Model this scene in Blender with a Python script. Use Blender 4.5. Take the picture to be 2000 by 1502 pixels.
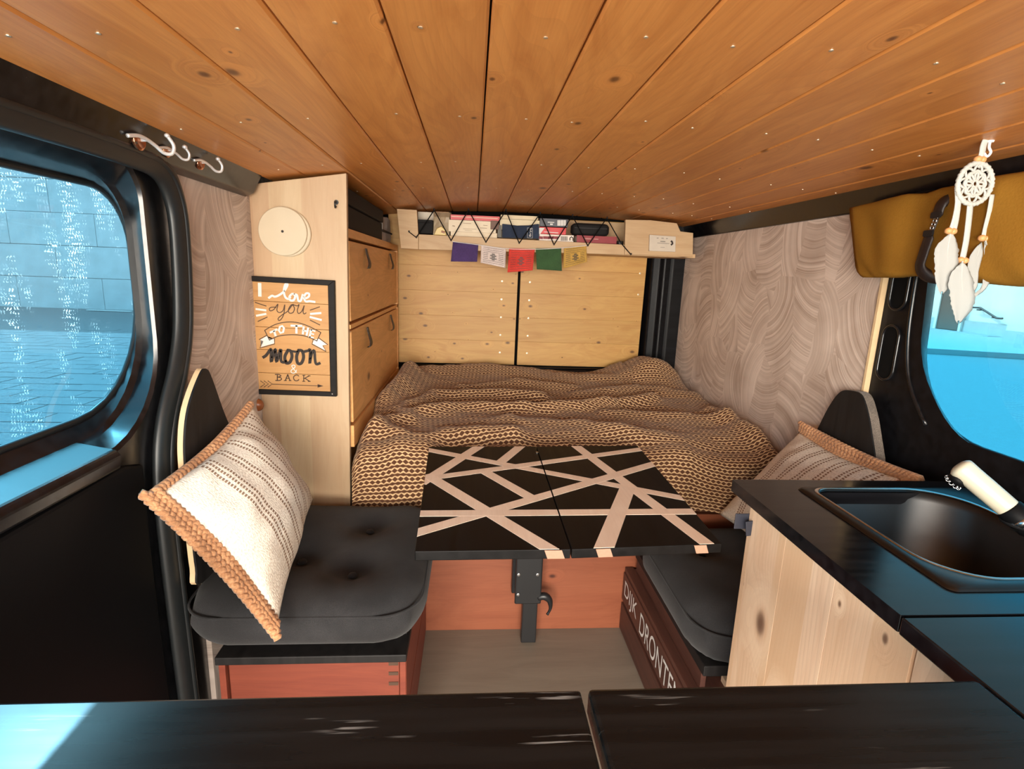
import bpy, bmesh, math, random
from mathutils import Vector, Matrix, noise
random.seed(7)
C = bpy.context.scene.collection
for o in list(bpy.data.objects): bpy.data.objects.remove(o)

# ------------------------------------------------------------------ camera
EYE = Vector((-0.21, 0.0, 1.12))
RIGHT = Vector((0.99684034, -0.07036545, 0.03685156))
DOWN = Vector((0.02152016, -0.20734353, -0.97803146))
FWD = Vector((0.07646056, 0.97573427, -0.20517412))
FPX = 1040.0
cam = bpy.data.cameras.new('camera'); camo = bpy.data.objects.new('camera', cam); C.objects.link(camo)
cam.sensor_fit = 'HORIZONTAL'; cam.sensor_width = 36.0; cam.lens = 36.0 * FPX / 2000.0
cam.clip_start = 0.02; cam.clip_end = 500
m = Matrix.Identity(4)
for i in range(3):
    m[i][0] = RIGHT[i]; m[i][1] = -DOWN[i]; m[i][2] = -FWD[i]; m[i][3] = EYE[i]
camo.matrix_world = m
bpy.context.scene.camera = camo

# ------------------------------------------------------------------ world, sun, exposure
W = bpy.data.worlds.new('world'); bpy.context.scene.world = W; W.use_nodes = True
wn = W.node_tree; wn.nodes.clear()
sky = wn.nodes.new('ShaderNodeTexSky'); sky.sky_type = 'NISHITA'; sky.sun_disc = False
sky.sun_elevation = math.radians(42); sky.sun_rotation = math.radians(-41); sky.air_density = 1.0; sky.dust_density = 2.0
hsv = wn.nodes.new('ShaderNodeHueSaturation'); hsv.inputs['Saturation'].default_value = 0.22
tint = wn.nodes.new('ShaderNodeMix'); tint.data_type = 'RGBA'; tint.blend_type = 'MULTIPLY'
tint.inputs[0].default_value = 1.0; tint.inputs[7].default_value = (1.0, 0.93, 0.82, 1)
bg = wn.nodes.new('ShaderNodeBackground'); bg.inputs['Strength'].default_value = 1.5
wo = wn.nodes.new('ShaderNodeOutputWorld')
wn.links.new(sky.outputs[0], hsv.inputs['Color']); wn.links.new(hsv.outputs[0], tint.inputs[6])
wn.links.new(tint.outputs[2], bg.inputs['Color']); wn.links.new(bg.outputs[0], wo.inputs[0])

SUN_TO = Vector((-0.35, 0.40, 0.485)).normalized()
sl = bpy.data.lights.new('sun', 'SUN'); sl.energy = 14.0; sl.angle = math.radians(0.6); sl.color = (1.0, 0.95, 0.88)
so = bpy.data.objects.new('sun', sl); C.objects.link(so); so.rotation_euler = SUN_TO.to_track_quat('Z', 'Y').to_euler()
# daylight entering through the windscreen and cab windows behind the camera
al = bpy.data.lights.new('windscreen_daylight', 'AREA'); al.shape = 'RECTANGLE'; al.size = 1.5; al.size_y = 0.9
al.energy = 95.0; al.color = (1.0, 0.91, 0.79)
ao = bpy.data.objects.new('windscreen_daylight', al); C.objects.link(ao); ao.location = (-0.45, -1.5, 0.98)
ao.rotation_euler = (math.radians(90), 0, 0)

cl = bpy.data.lights.new('cab_side_daylight', 'AREA'); cl.shape = 'RECTANGLE'; cl.size = 0.6; cl.size_y = 0.7
cl.energy = 9.0; cl.spread = math.radians(110); cl.color = (1.0, 0.93, 0.84)
co_ = bpy.data.objects.new('cab_side_daylight', cl); C.objects.link(co_); co_.location = (-0.85, -0.70, 0.88)
co_.rotation_euler = Vector((-0.75, -0.85, 0.22)).to_track_quat('Z', 'Y').to_euler()

vs = bpy.context.scene.view_settings
vs.view_transform = 'Standard'; vs.look = 'None'; vs.gamma = 1.0; vs.use_curve_mapping = False; vs.exposure = 0.32

# ------------------------------------------------------------------ helpers
AX = {'X': 0, 'Y': 1, 'Z': 2}
def at(px, py, axis, val):
    """the point of a real plane (X, Y or Z = val) seen at pixel px, py of the 2000x1502 frame"""
    d = RIGHT * (px - 1000) + DOWN * (py - 751) + FWD * FPX
    i = AX[axis]; t = (val - EYE[i]) / d[i]
    return EYE + d * t

def obj(name, bm, mat, parent=None, smooth=False, bevel=0.0, kind=None, bseg=2):
    me = bpy.data.meshes.new(name)
    bm.normal_update()
    bm.to_mesh(me); bm.free()
    if mat is not None:
        for mm in (mat if isinstance(mat, (list, tuple)) else [mat]): me.materials.append(mm)
    if smooth:
        me.polygons.foreach_set('use_smooth', [True] * len(me.polygons))
        if smooth == 'auto': me.set_sharp_from_angle(angle=math.radians(32))
    o = bpy.data.objects.new(name, me); C.objects.link(o)
    if parent is not None:
        o.parent = parent; o.matrix_parent_inverse = world_of(parent).inverted()
    if bevel:
        b = o.modifiers.new('bevel', 'BEVEL'); b.width = bevel; b.segments = bseg; b.limit_method = 'ANGLE'; b.angle_limit = 0.6
    if kind: o['kind'] = kind
    return o

def world_of(o):
    mw = o.matrix_basis.copy()
    while o.parent is not None:
        mw = o.parent.matrix_basis @ o.matrix_parent_inverse @ mw if False else o.parent.matrix_basis @ (o.matrix_parent_inverse @ mw)
        o = o.parent
    return mw

def tag(o, label=None, cat=None, group=None):
    if label: o['label'] = label
    if cat: o['category'] = cat
    if group: o['group'] = group
    return o

def thing(name, label, cat, loc, group=None):
    o = bpy.data.objects.new(name, None); C.objects.link(o); o.location = loc; o.empty_display_size = 0.05
    return tag(o, label, cat, group)

def structure(name, loc=(0, 0, 0)):
    o = bpy.data.objects.new(name, None); C.objects.link(o); o.location = loc; o['kind'] = 'structure'
    return o

def copy_tree(o, delta, label=None, parent=None):
    c = o.copy(); C.objects.link(c)
    if parent is None:
        c.location = o.location + delta
        if label: c['label'] = label
    else:
        c.parent = parent; c.matrix_parent_inverse = o.matrix_parent_inverse
    for ch in list(o.children): copy_tree(ch, delta, None, c)
    return c

def B(): return bmesh.new()

def box(bm, x0, x1, y0, y1, z0, z1):
    v = [bm.verts.new(p) for p in ((x0,y0,z0),(x1,y0,z0),(x1,y1,z0),(x0,y1,z0),(x0,y0,z1),(x1,y0,z1),(x1,y1,z1),(x0,y1,z1))]
    for f in ((0,3,2,1),(4,5,6,7),(0,1,5,4),(1,2,6,5),(2,3,7,6),(3,0,4,7)): bm.faces.new([v[i] for i in f])
    return bm

def boxm(*a): return box(B(), *a)

def prism(bm, pts, vec):
    """closed polygon pts (3-D, planar) pushed along vec"""
    vec = Vector(vec); a = [bm.verts.new(p) for p in pts]; b = [bm.verts.new(Vector(p) + vec) for p in pts]
    n = len(a)
    bm.faces.new(a); bm.faces.new(b[::-1])
    for i in range(n): bm.faces.new([a[i], b[i], b[(i+1) % n], a[(i+1) % n]])
    bmesh.ops.recalc_face_normals(bm, faces=bm.faces[:])
    return bm

def smoothpath(pts, n=6, closed=False):
    pts = [Vector(p) for p in pts]; out = []; N = len(pts)
    rng = range(N if closed else N - 1)
    for i in rng:
        if closed: p0, p1, p2, p3 = pts[(i-1) % N], pts[i], pts[(i+1) % N], pts[(i+2) % N]
        else: p0, p1, p2, p3 = pts[max(i-1, 0)], pts[i], pts[i+1], pts[min(i+2, N-1)]
        for k in range(n):
            t = k / n
            out.append(0.5 * ((2*p1) + (-p0+p2)*t + (2*p0-5*p1+4*p2-p3)*t*t + (-p0+3*p1-3*p2+p3)*t*t*t))
    if not closed: out.append(pts[-1])
    return out

def tube(bm, pts, r, seg=8, closed=False, caps=True, flat=None):
    """tube along pts; r number or list; flat=(normal, factor) squashes it along normal"""
    pts = [Vector(p) for p in pts]; n = len(pts); rings = []
    up = Vector((0.123, 0.456, 0.88)).normalized()
    for i in range(n):
        if closed: t = pts[(i+1) % n] - pts[(i-1) % n]
        else: t = pts[min(i+1, n-1)] - pts[max(i-1, 0)]
        if t.length < 1e-9: t = Vector((0, 0, 1))
        t.normalize()
        u = up - t * up.dot(t)
        if u.length < 1e-3: u = Vector((1, 0, 0)) - t * t.x
        u.normalize(); up = u; w = t.cross(u)
        rr = r[i] if isinstance(r, (list, tuple)) else r
        ring = []
        for k in range(seg):
            a = 2 * math.pi * k / seg; off = (u * math.cos(a) + w * math.sin(a)) * rr
            if flat: nn = flat[0]; off = off - nn * off.dot(nn) * (1 - flat[1])
            ring.append(bm.verts.new(pts[i] + off))
        rings.append(ring)
    for i in range(n if closed else n - 1):
        a, b = rings[i], rings[(i+1) % n]
        for k in range(seg): bm.faces.new([a[k], a[(k+1) % seg], b[(k+1) % seg], b[k]])
    if caps and not closed:
        bm.faces.new(rings[0][::-1]); bm.faces.new(rings[-1])
    return bm

def lathe(bm, prof, origin, axis='Z', seg=24):
    """prof: list of (radius, height) along axis from origin"""
    rings = []
    for r, h in prof:
        ring = []
        for k in range(seg):
            a = 2 * math.pi * k / seg; c, s = r * math.cos(a), r * math.sin(a)
            p = {'Z': (c, s, h), 'Y': (c, h, s), 'X': (h, c, s)}[axis]
            ring.append(bm.verts.new(Vector(origin) + Vector(p)))
        rings.append(ring)
    for a, b in zip(rings, rings[1:]):
        for k in range(seg): bm.faces.new([a[k], a[(k+1) % seg], b[(k+1) % seg], b[k]])
    bm.faces.new(rings[0][::-1]); bm.faces.new(rings[-1])
    bmesh.ops.recalc_face_normals(bm, faces=bm.faces[:])
    return bm

def ribbon(bm, pts, w, nrm, th=0.0006):
    """flat painted stroke of width w lying on a surface with normal nrm"""
    nrm = Vector(nrm).normalized(); pts = [Vector(p) for p in pts]; n = len(pts); L = []; R_ = []
    for i in range(n):
        t = pts[min(i+1, n-1)] - pts[max(i-1, 0)]
        t = t - nrm * t.dot(nrm)
        if t.length < 1e-9: t = Vector((1, 0, 0))
        t.normalize(); s = t.cross(nrm) * (w / 2)
        e = t * (w * 0.25) * (-1 if i == 0 else (1 if i == n-1 else 0))
        L.append(bm.verts.new(pts[i] + s + e + nrm * th)); R_.append(bm.verts.new(pts[i] - s + e + nrm * th))
    for i in range(n - 1):
        f = bm.faces.new([L[i], R_[i], R_[i+1], L[i+1]])
    return bm

def rrect(a0, a1, b0, b1, rad, n=8):
    """rounded rectangle loop; rad = radii at (a0,b0),(a1,b0),(a1,b1),(a0,b1)"""
    if not isinstance(rad, (list, tuple)): rad = [rad] * 4
    out = []
    for (cx, cy, sx, sy, a, r) in ((a0, b0, 1, 1, 180, rad[0]), (a1, b0, -1, 1, 270, rad[1]), (a1, b1, -1, -1, 0, rad[2]), (a0, b1, 1, -1, 90, rad[3])):
        for k in range(n + 1):
            t = math.radians(a + 90 * k / n)
            out.append((cx + sx * r + r * math.cos(t), cy + sy * r + r * math.sin(t)))
    return out

def bridge(bm, loops, close_last=False, close_first=False):
    vs_ = [[bm.verts.new(p) for p in lp] for lp in loops]
    n = len(vs_[0])
    for a, b in zip(vs_, vs_[1:]):
        for k in range(n): bm.faces.new([a[k], a[(k+1) % n], b[(k+1) % n], b[k]])
    if close_last: bm.faces.new(vs_[-1])
    if close_first: bm.faces.new(vs_[0][::-1])
    bmesh.ops.recalc_face_normals(bm, faces=bm.faces[:])
    return bm

def text_bm(s, origin, ux, uy, height, th=0.0006, maxw=None):
    """built-in lettering as a mesh: baseline start origin, unit vectors along and up"""
    cu = bpy.data.curves.new('letters', 'FONT'); cu.body = s; cu.size = 1.0
    o = bpy.data.objects.new('letters', cu); C.objects.link(o)
    dg = bpy.context.evaluated_depsgraph_get(); me = bpy.data.meshes.new_from_object(o.evaluated_get(dg))
    bpy.data.objects.remove(o)
    bm = B(); bm.from_mesh(me); bpy.data.meshes.remove(me)
    xs = [v.co.x for v in bm.verts]; ys = [v.co.y for v in bm.verts]
    k = height / max(1e-6, (max(ys) - min(ys))); kx = k
    if maxw: kx = maxw / (max(xs) - min(xs))
    ux = Vector(ux).normalized(); uy = Vector(uy).normalized(); nn = ux.cross(uy); x0 = min(xs); y0 = min(ys)
    for v in bm.verts: v.co = Vector(origin) + ux * ((v.co.x - x0) * kx) + uy * ((v.co.y - y0) * k) + nn * th
    return bm

# ------------------------------------------------------------------ materials
def newmat(name):
    mt = bpy.data.materials.new(name); mt.use_nodes = True; nt = mt.node_tree; nt.nodes.clear()
    out = nt.nodes.new('ShaderNodeOutputMaterial'); p = nt.nodes.new('ShaderNodeBsdfPrincipled')
    nt.links.new(p.outputs[0], out.inputs[0])
    return mt, nt, p

def nd(nt, typ, **kw):
    n = nt.nodes.new(typ)
    for k, v in kw.items():
        if k.startswith('_'): setattr(n, k[1:], v)
    for k, v in kw.items():
        if k.startswith('_'): continue
        key = int(k[1:]) if k[0] == 'i' and k[1:].isdigit() else k.replace('__', ' ')
        if hasattr(v, 'is_linked') and hasattr(v, 'node'): nt.links.new(v, n.inputs[key])
        else: n.inputs[key].default_value = v
    return n

def mth(nt, op, a, b=0.0, c=0.0, clamp=False):
    return nd(nt, 'ShaderNodeMath', _operation=op, _use_clamp=clamp, i0=a, i1=b, i2=c).outputs[0]

def vmul(nt, v, s): return nd(nt, 'ShaderNodeVectorMath', _operation='MULTIPLY', i0=v, i1=s).outputs[0]
def vadd(nt, v, s): return nd(nt, 'ShaderNodeVectorMath', _operation='ADD', i0=v, i1=s).outputs[0]

def mixc(nt, f, a, b, blend='MIX'):
    n = nt.nodes.new('ShaderNodeMix'); n.data_type = 'RGBA'; n.blend_type = blend
    for idx, v in ((0, f), (6, a), (7, b)):
        if hasattr(v, 'node'): nt.links.new(v, n.inputs[idx])
        else: n.inputs[idx].default_value = v if idx == 0 else (tuple(v) + (1,) if len(v) == 3 else v)
    return n.outputs[2]

def ramp(nt, f, stops):
    n = nt.nodes.new('ShaderNodeValToRGB'); nt.links.new(f, n.inputs[0])
    e = n.color_ramp.elements
    while len(e) < len(stops): e.new(0.5)
    for i, (p, c) in enumerate(stops):
        e[i].position = p; e[i].color = (c[0], c[1], c[2], 1) if isinstance(c, (tuple, list)) else (c, c, c, 1)
    return n.outputs[0]

def ss(nt, x, a, b):
    return nd(nt, 'ShaderNodeMapRange', _interpolation_type='SMOOTHSTEP', Value=x, i1=a, i2=b, i3=0.0, i4=1.0).outputs[0]

def bump(nt, p, h, dist=0.002, strength=0.5):
    b = nd(nt, 'ShaderNodeBump', Strength=strength, Distance=dist, Height=h)
    nt.links.new(b.outputs[0], p.inputs['Normal'])

def coords(nt): return nt.nodes.new('ShaderNodeTexCoord').outputs['Object']

def plain(name, col, rough=0.6, metal=0.0, noise_amt=0.12, nscale=30, spec=0.5, bump_amt=0.0):
    mt, nt, p = newmat(name)
    n = nd(nt, 'ShaderNodeTexNoise', Vector=coords(nt), Scale=nscale, Detail=4.0)
    f = mth(nt, 'MULTIPLY_ADD', n.outputs[0], 2 * noise_amt, 1 - noise_amt)
    cc = nd(nt, 'ShaderNodeVectorMath', _operation='SCALE', i0=col, Scale=f)
    nt.links.new(cc.outputs[0], p.inputs['Base Color'])
    p.inputs['Roughness'].default_value = rough; p.inputs['Metallic'].default_value = metal
    p.inputs['Specular IOR Level'].default_value = spec
    if bump_amt: bump(nt, p, n.outputs[0], bump_amt, 0.6)
    return mt

def wood(name, light, dark, axis='Y', knots=0.5, rough=0.5, varia=0.16, kscale=7.0, grain=1.0, streak=None, face='Z', rings=0.5, ksize=1.0, staves=0.0):
    """softwood: long grain along axis, dark knots on the visible face, a tone of its own per object"""
    mt, nt, p = newmat(name)
    ri = nt.nodes.new('ShaderNodeObjectInfo').outputs['Random']
    co = vadd(nt, coords(nt), nd(nt, 'ShaderNodeCombineXYZ', X=mth(nt, 'MULTIPLY', ri, 13.7), Y=mth(nt, 'MULTIPLY', ri, 29.3), Z=mth(nt, 'MULTIPLY', ri, 7.9)).outputs[0])
    i = AX[axis]
    def sc(along, across, flat=False):
        s = [across] * 3; s[i] = along
        if flat: s[AX[face]] = 0.0
        return tuple(s)
    unit = lambda j: tuple(1.0 if k == j else 0.0 for k in range(3))
    acx = 3 - i - AX[face]
    alo = nd(nt, 'ShaderNodeVectorMath', _operation='DOT_PRODUCT', i0=co, i1=unit(i)).outputs['Value']
    q = nd(nt, 'ShaderNodeVectorMath', _operation='DOT_PRODUCT', i0=co, i1=unit(acx)).outputs['Value']
    k2 = nd(nt, 'ShaderNodeCombineXYZ', X=mth(nt, 'MULTIPLY', alo, kscale * 0.6), Y=mth(nt, 'MULTIPLY', q, kscale), Z=0.0).outputs[0]
    kv = nd(nt, 'ShaderNodeTexVoronoi', _voronoi_dimensions='2D', Vector=k2, Scale=1.0, Randomness=1.0)
    sep = nt.nodes.new('ShaderNodeSeparateColor'); nt.links.new(kv.outputs['Color'], sep.inputs[0])
    present = mth(nt, 'LESS_THAN', sep.outputs[0], knots)
    size = mth(nt, 'MULTIPLY_ADD', mth(nt, 'POWER', sep.outputs[1], 2.0), 0.085 * ksize, 0.020 * ksize)
    rel = mth(nt, 'DIVIDE', kv.outputs['Distance'], size)
    knot = mth(nt, 'MULTIPLY', mth(nt, 'SUBTRACT', 1.0, ss(nt, rel, 0.6, 1.3)), present)
    halo = mth(nt, 'MULTIPLY', mth(nt, 'SUBTRACT', 1.0, ss(nt, rel, 0.9, 5.0)), present)
    pale = mth(nt, 'MULTIPLY', mth(nt, 'MULTIPLY', ss(nt, rel, 1.0, 2.0), halo), mth(nt, 'GREATER_THAN', sep.outputs[2], 0.5))
    warp = nd(nt, 'ShaderNodeTexNoise', Vector=vmul(nt, co, sc(1.1, 4.5)), Scale=1.0, Detail=2.0)
    dist = mth(nt, 'ADD', mth(nt, 'MULTIPLY', warp.outputs[0], 7.0), mth(nt, 'MULTIPLY', halo, 2.0))
    cmb = nd(nt, 'ShaderNodeCombineXYZ', X=dist, Y=dist, Z=dist).outputs[0]
    g1 = nd(nt, 'ShaderNodeTexNoise', Vector=vadd(nt, vmul(nt, co, sc(1.3, 18.0 * grain)), cmb), Scale=1.6, Detail=5.0, Roughness=0.6)
    # growth rings: cathedral figure from a slowly warped ramp across the board
    rw = nd(nt, 'ShaderNodeTexNoise', Vector=vmul(nt, co, sc(0.9, 5.0, True)), Scale=1.0, Detail=1.0)
    rr = mth(nt, 'ADD', mth(nt, 'MULTIPLY', q, 60.0), mth(nt, 'ADD', mth(nt, 'MULTIPLY', rw.outputs[0], 24.0), mth(nt, 'MULTIPLY', halo, 3.0)))
    ring = mth(nt, 'POWER', mth(nt, 'FRACT', rr), 3.0)
    fib = nd(nt, 'ShaderNodeTexNoise', Vector=vmul(nt, co, sc(9.0, 420.0)), Scale=1.0, Detail=2.0)
    f = mth(nt, 'ADD', mth(nt, 'MULTIPLY', g1.outputs[0], 0.85), mth(nt, 'MULTIPLY', fib.outputs[0], 0.25))
    col = ramp(nt, f, [(0.34, dark), (0.52, tuple(a * .55 + b * .45 for a, b in zip(light, dark))), (0.68, light)])
    col = mixc(nt, mth(nt, 'MULTIPLY', ring, rings * 0.6), col, tuple(c * 0.72 for c in dark))
    if streak and not staves:
        sn = nd(nt, 'ShaderNodeTexNoise', Vector=vmul(nt, co, sc(0.25, 15.0)), Scale=1.0, Detail=1.0)
        col = mixc(nt, mth(nt, 'MULTIPLY', ss(nt, sn.outputs[0], 0.5, 0.68), 0.8), col, streak)
    if staves:
        wn2 = nt.nodes.new('ShaderNodeTexWhiteNoise'); wn2.noise_dimensions = '1D'; nt.links.new(mth(nt, 'FLOOR', mth(nt, 'DIVIDE', q, staves)), wn2.inputs['W'])
        col = mixc(nt, mth(nt, 'MULTIPLY', wn2.outputs[0], 0.75), col, streak or dark)
    if knots > 0.05:
        col = mixc(nt, mth(nt, 'MULTIPLY', pale, 0.55), col, tuple(min(.9, c * 1.25) for c in light))
        col = mixc(nt, mth(nt, 'MULTIPLY', halo, 0.22), col, dark)
        col = mixc(nt, mth(nt, 'MULTIPLY', knot, mth(nt, 'MULTIPLY_ADD', ss(nt, rel, 1.0, 0.2), 0.3, 0.6)), col, (dark[0] * 0.20, dark[1] * 0.15, dark[2] * 0.14))
    tone = mth(nt, 'MULTIPLY_ADD', ri, varia * 2, 1 - varia)
    cc = nd(nt, 'ShaderNodeVectorMath', _operation='SCALE', i0=col, Scale=tone)
    nt.links.new(cc.outputs[0], p.inputs['Base Color'])
    p.inputs['Roughness'].default_value = rough
    bump(nt, p, f, 0.0012, 0.35)
    return mt

def swirl(name, light, dark):
    """wall lining printed with overlapping sawn arcs, lightly embossed"""
    mt, nt, p = newmat(name)
    co = vmul(nt, coords(nt), (0.0, 1.0, 1.0))
    wn_ = nd(nt, 'ShaderNodeTexNoise', Vector=co, Scale=7.0, Detail=1.0)
    cw = vadd(nt, co, vmul(nt, wn_.outputs['Color'], (0.0, 0.018, 0.018)))
    vo = nd(nt, 'ShaderNodeTexVoronoi', Vector=vmul(nt, cw, (1, 8.5, 4.2)), Scale=1.0, Randomness=0.55)
    cen = vmul(nt, vo.outputs['Position'], (1, 1 / 8.5, 1 / 4.2))
    sp = nt.nodes.new('ShaderNodeSeparateColor'); nt.links.new(vo.outputs['Color'], sp.inputs[0])
    an = mth(nt, 'MULTIPLY', sp.outputs[0], 6.283)
    off = nd(nt, 'ShaderNodeCombineXYZ', X=0.0, Y=mth(nt, 'MULTIPLY', mth(nt, 'COSINE', an), 0.16), Z=mth(nt, 'MULTIPLY', mth(nt, 'SINE', an), 0.20)).outputs[0]
    cen = vadd(nt, cen, off)
    d = nd(nt, 'ShaderNodeVectorMath', _operation='DISTANCE', i0=cw, i1=cen).outputs['Value']
    d = mth(nt, 'ADD', d, mth(nt, 'MULTIPLY', sp.outputs[1], 3.0))
    big = nd(nt, 'ShaderNodeTexNoise', _noise_dimensions='1D', W=mth(nt, 'MULTIPLY', d, 75.0), Scale=1.0, Detail=2.0)
    fine = nd(nt, 'ShaderNodeTexNoise', _noise_dimensions='1D', W=mth(nt, 'MULTIPLY', d, 300.0), Scale=1.0, Detail=1.0)
    pat = nd(nt, 'ShaderNodeTexNoise', Vector=co, Scale=6.0, Detail=3.0)
    f = mth(nt, 'ADD', mth(nt, 'MULTIPLY', big.outputs[0], 0.55), mth(nt, 'MULTIPLY', fine.outputs[0], 0.30))
    f = mth(nt, 'ADD', f, mth(nt, 'MULTIPLY', mth(nt, 'SUBTRACT', pat.outputs[0], 0.5), 0.6))
    f = mth(nt, 'ADD', f, mth(nt, 'MULTIPLY', mth(nt, 'SUBTRACT', sp.outputs[2], 0.5), 0.10))
    nt.links.new(ramp(nt, f, [(0.22, dark), (0.42, tuple((a + b) / 2 for a, b in zip(light, dark))), (0.60, light)]), p.inputs['Base Color'])
    p.inputs['Roughness'].default_value = 0.62
    bump(nt, p, f, 0.002, 0.5)
    return mt

def fabric(name, col, rough=0.95, scale=900, sheen=0.2, col2=None):
    mt, nt, p = newmat(name)
    co = coords(nt)
    n = nd(nt, 'ShaderNodeTexNoise', Vector=co, Scale=float(scale), Detail=2.0)
    b = nd(nt, 'ShaderNodeTexNoise', Vector=co, Scale=14.0, Detail=3.0)
    f = mth(nt, 'ADD', mth(nt, 'MULTIPLY', n.outputs[0], 0.5), mth(nt, 'MULTIPLY', b.outputs[0], 0.5))
    c2 = col2 or tuple(c * 1.7 for c in col)
    nt.links.new(ramp(nt, f, [(0.35, tuple(c * 0.65 for c in col)), (0.5, col), (0.66, c2)]), p.inputs['Base Color'])
    p.inputs['Roughness'].default_value = rough; p.inputs['Sheen Weight'].default_value = sheen
    bump(nt, p, n.outputs[0], 0.0012, 0.5)
    return mt

def black_paint(name, col=(0.012, 0.012, 0.013), rough=0.38, axis='X', scratches=False, spec=0.5):
    mt, nt, p = newmat(name)
    s = [60.0] * 3; s[AX[axis]] = 3.0
    co = coords(nt)
    g = nd(nt, 'ShaderNodeTexNoise', Vector=vmul(nt, co, tuple(s)), Scale=1.0, Detail=4.0)
    c = ramp(nt, g.outputs[0], [(0.35, tuple(a * 0.7 for a in col)), (0.65, tuple(a * 1.5 for a in col))])
    if scratches:
        a = nd(nt, 'ShaderNodeTexNoise', Vector=vmul(nt, co, (14.0, 300.0, 40.0)), Scale=1.0, Detail=3.0)
        b = nd(nt, 'ShaderNodeTexNoise', Vector=vmul(nt, co, (7.0, 26.0, 5.0)), Scale=1.0, Detail=2.0)
        k = mth(nt, 'MULTIPLY', ss(nt, a.outputs[0], 0.54, 0.64), ss(nt, b.outputs[0], 0.57, 0.67))
        c = mixc(nt, mth(nt, 'MULTIPLY', k, 0.6), c, (0.34, 0.33, 0.31))
    nt.links.new(c, p.inputs['Base Color'])
    nt.links.new(mth(nt, 'MULTIPLY_ADD', g.outputs[0], 0.2, rough - 0.1), p.inputs['Roughness'])
    p.inputs['Specular IOR Level'].default_value = spec
    bump(nt, p, g.outputs[0], 0.0003, 0.15)
    return mt

def glass_mat(name, tlow, thigh, z0, z1, specks=0.0):
    """tinted pane, bluer towards the bottom"""
    mt, nt, p = newmat(name)
    out = [n for n in nt.nodes if n.type == 'OUTPUT_MATERIAL'][0]; nt.nodes.remove(p)
    zz = nd(nt, 'ShaderNodeSeparateXYZ', Vector=coords(nt)).outputs[2]
    tr = nd(nt, 'ShaderNodeBsdfTransparent', Color=mixc(nt, ss(nt, zz, z0, z1), tlow, thigh))
    gl = nd(nt, 'ShaderNodeBsdfGlossy', Color=(1, 1, 1, 1), Roughness=0.02)
    mx = nd(nt, 'ShaderNodeMixShader', Fac=0.04, i1=tr.outputs[0], i2=gl.outputs[0])
    sh = mx.outputs[0]
    if specks:
        tl = nd(nt, 'ShaderNodeBsdfTranslucent', Color=(0.8, 0.93, 1.0, 1))
        co = coords(nt)
        fine = nd(nt, 'ShaderNodeTexNoise', Vector=vmul(nt, co, (1, 260, 210)), Scale=1.0, Detail=2.0)
        reg = nd(nt, 'ShaderNodeTexNoise', Vector=vmul(nt, co, (1, 22, 6)), Scale=1.0, Detail=3.0)
        haze = nd(nt, 'ShaderNodeTexNoise', Vector=vmul(nt, co, (1, 5, 4)), Scale=1.0, Detail=3.0)
        k = mth(nt, 'MULTIPLY', ss(nt, fine.outputs[0], 0.58, 0.68), ss(nt, reg.outputs[0], 0.48, 0.7))
        k = mth(nt, 'ADD', mth(nt, 'MULTIPLY', k, specks), mth(nt, 'MULTIPLY', haze.outputs[0], 0.018))
        sh = nd(nt, 'ShaderNodeMixShader', Fac=k, i1=sh, i2=tl.outputs[0]).outputs[0]
    nt.links.new(sh, out.inputs[0])
    return mt

def uvnode(nt): return nt.nodes.new('ShaderNodeUVMap').outputs[0]

def blanket_mat():
    mt, nt, p = newmat('printed_blanket_cotton')
    sp = nd(nt, 'ShaderNodeSeparateXYZ', Vector=uvnode(nt))
    u = mth(nt, 'DIVIDE', sp.outputs[0], 0.0165); v = mth(nt, 'DIVIDE', sp.outputs[1], 0.0195)
    t = mth(nt, 'ABSOLUTE', mth(nt, 'MULTIPLY', mth(nt, 'SUBTRACT', mth(nt, 'FRACT', u), 0.5), 2.0))
    y = mth(nt, 'FRACT', v)
    dy = mth(nt, 'ABSOLUTE', mth(nt, 'SUBTRACT', y, 0.5))          # 0 in the middle, .5 at the dark line
    inner = mth(nt, 'MULTIPLY_ADD', t, 0.27, 0.02)
    a = ss(nt, mth(nt, 'SUBTRACT', dy, inner), -0.02, 0.03)
    b = ss(nt, mth(nt, 'SUBTRACT', mth(nt, 'MULTIPLY_ADD', t, 0.115, 0.30), dy), -0.02, 0.03)
    k = mth(nt, 'MULTIPLY', a, b)
    n = nd(nt, 'ShaderNodeTexNoise', Vector=uvnode(nt), Scale=60.0, Detail=2.0)
    k = mth(nt, 'MULTIPLY', k, mth(nt, 'MULTIPLY_ADD', n.outputs[0], 0.5, 0.68), clamp=True)
    nt.links.new(mixc(nt, k, (0.080, 0.026, 0.007), (0.64, 0.425, 0.225)), p.inputs['Base Color'])
    p.inputs['Roughness'].default_value = 0.9; p.inputs['Sheen Weight'].default_value = 0.1
    fb = nd(nt, 'ShaderNodeTexNoise', Vector=uvnode(nt), Scale=700.0, Detail=1.0)
    bump(nt, p, fb.outputs[0], 0.0006, 0.3)
    return mt

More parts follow.
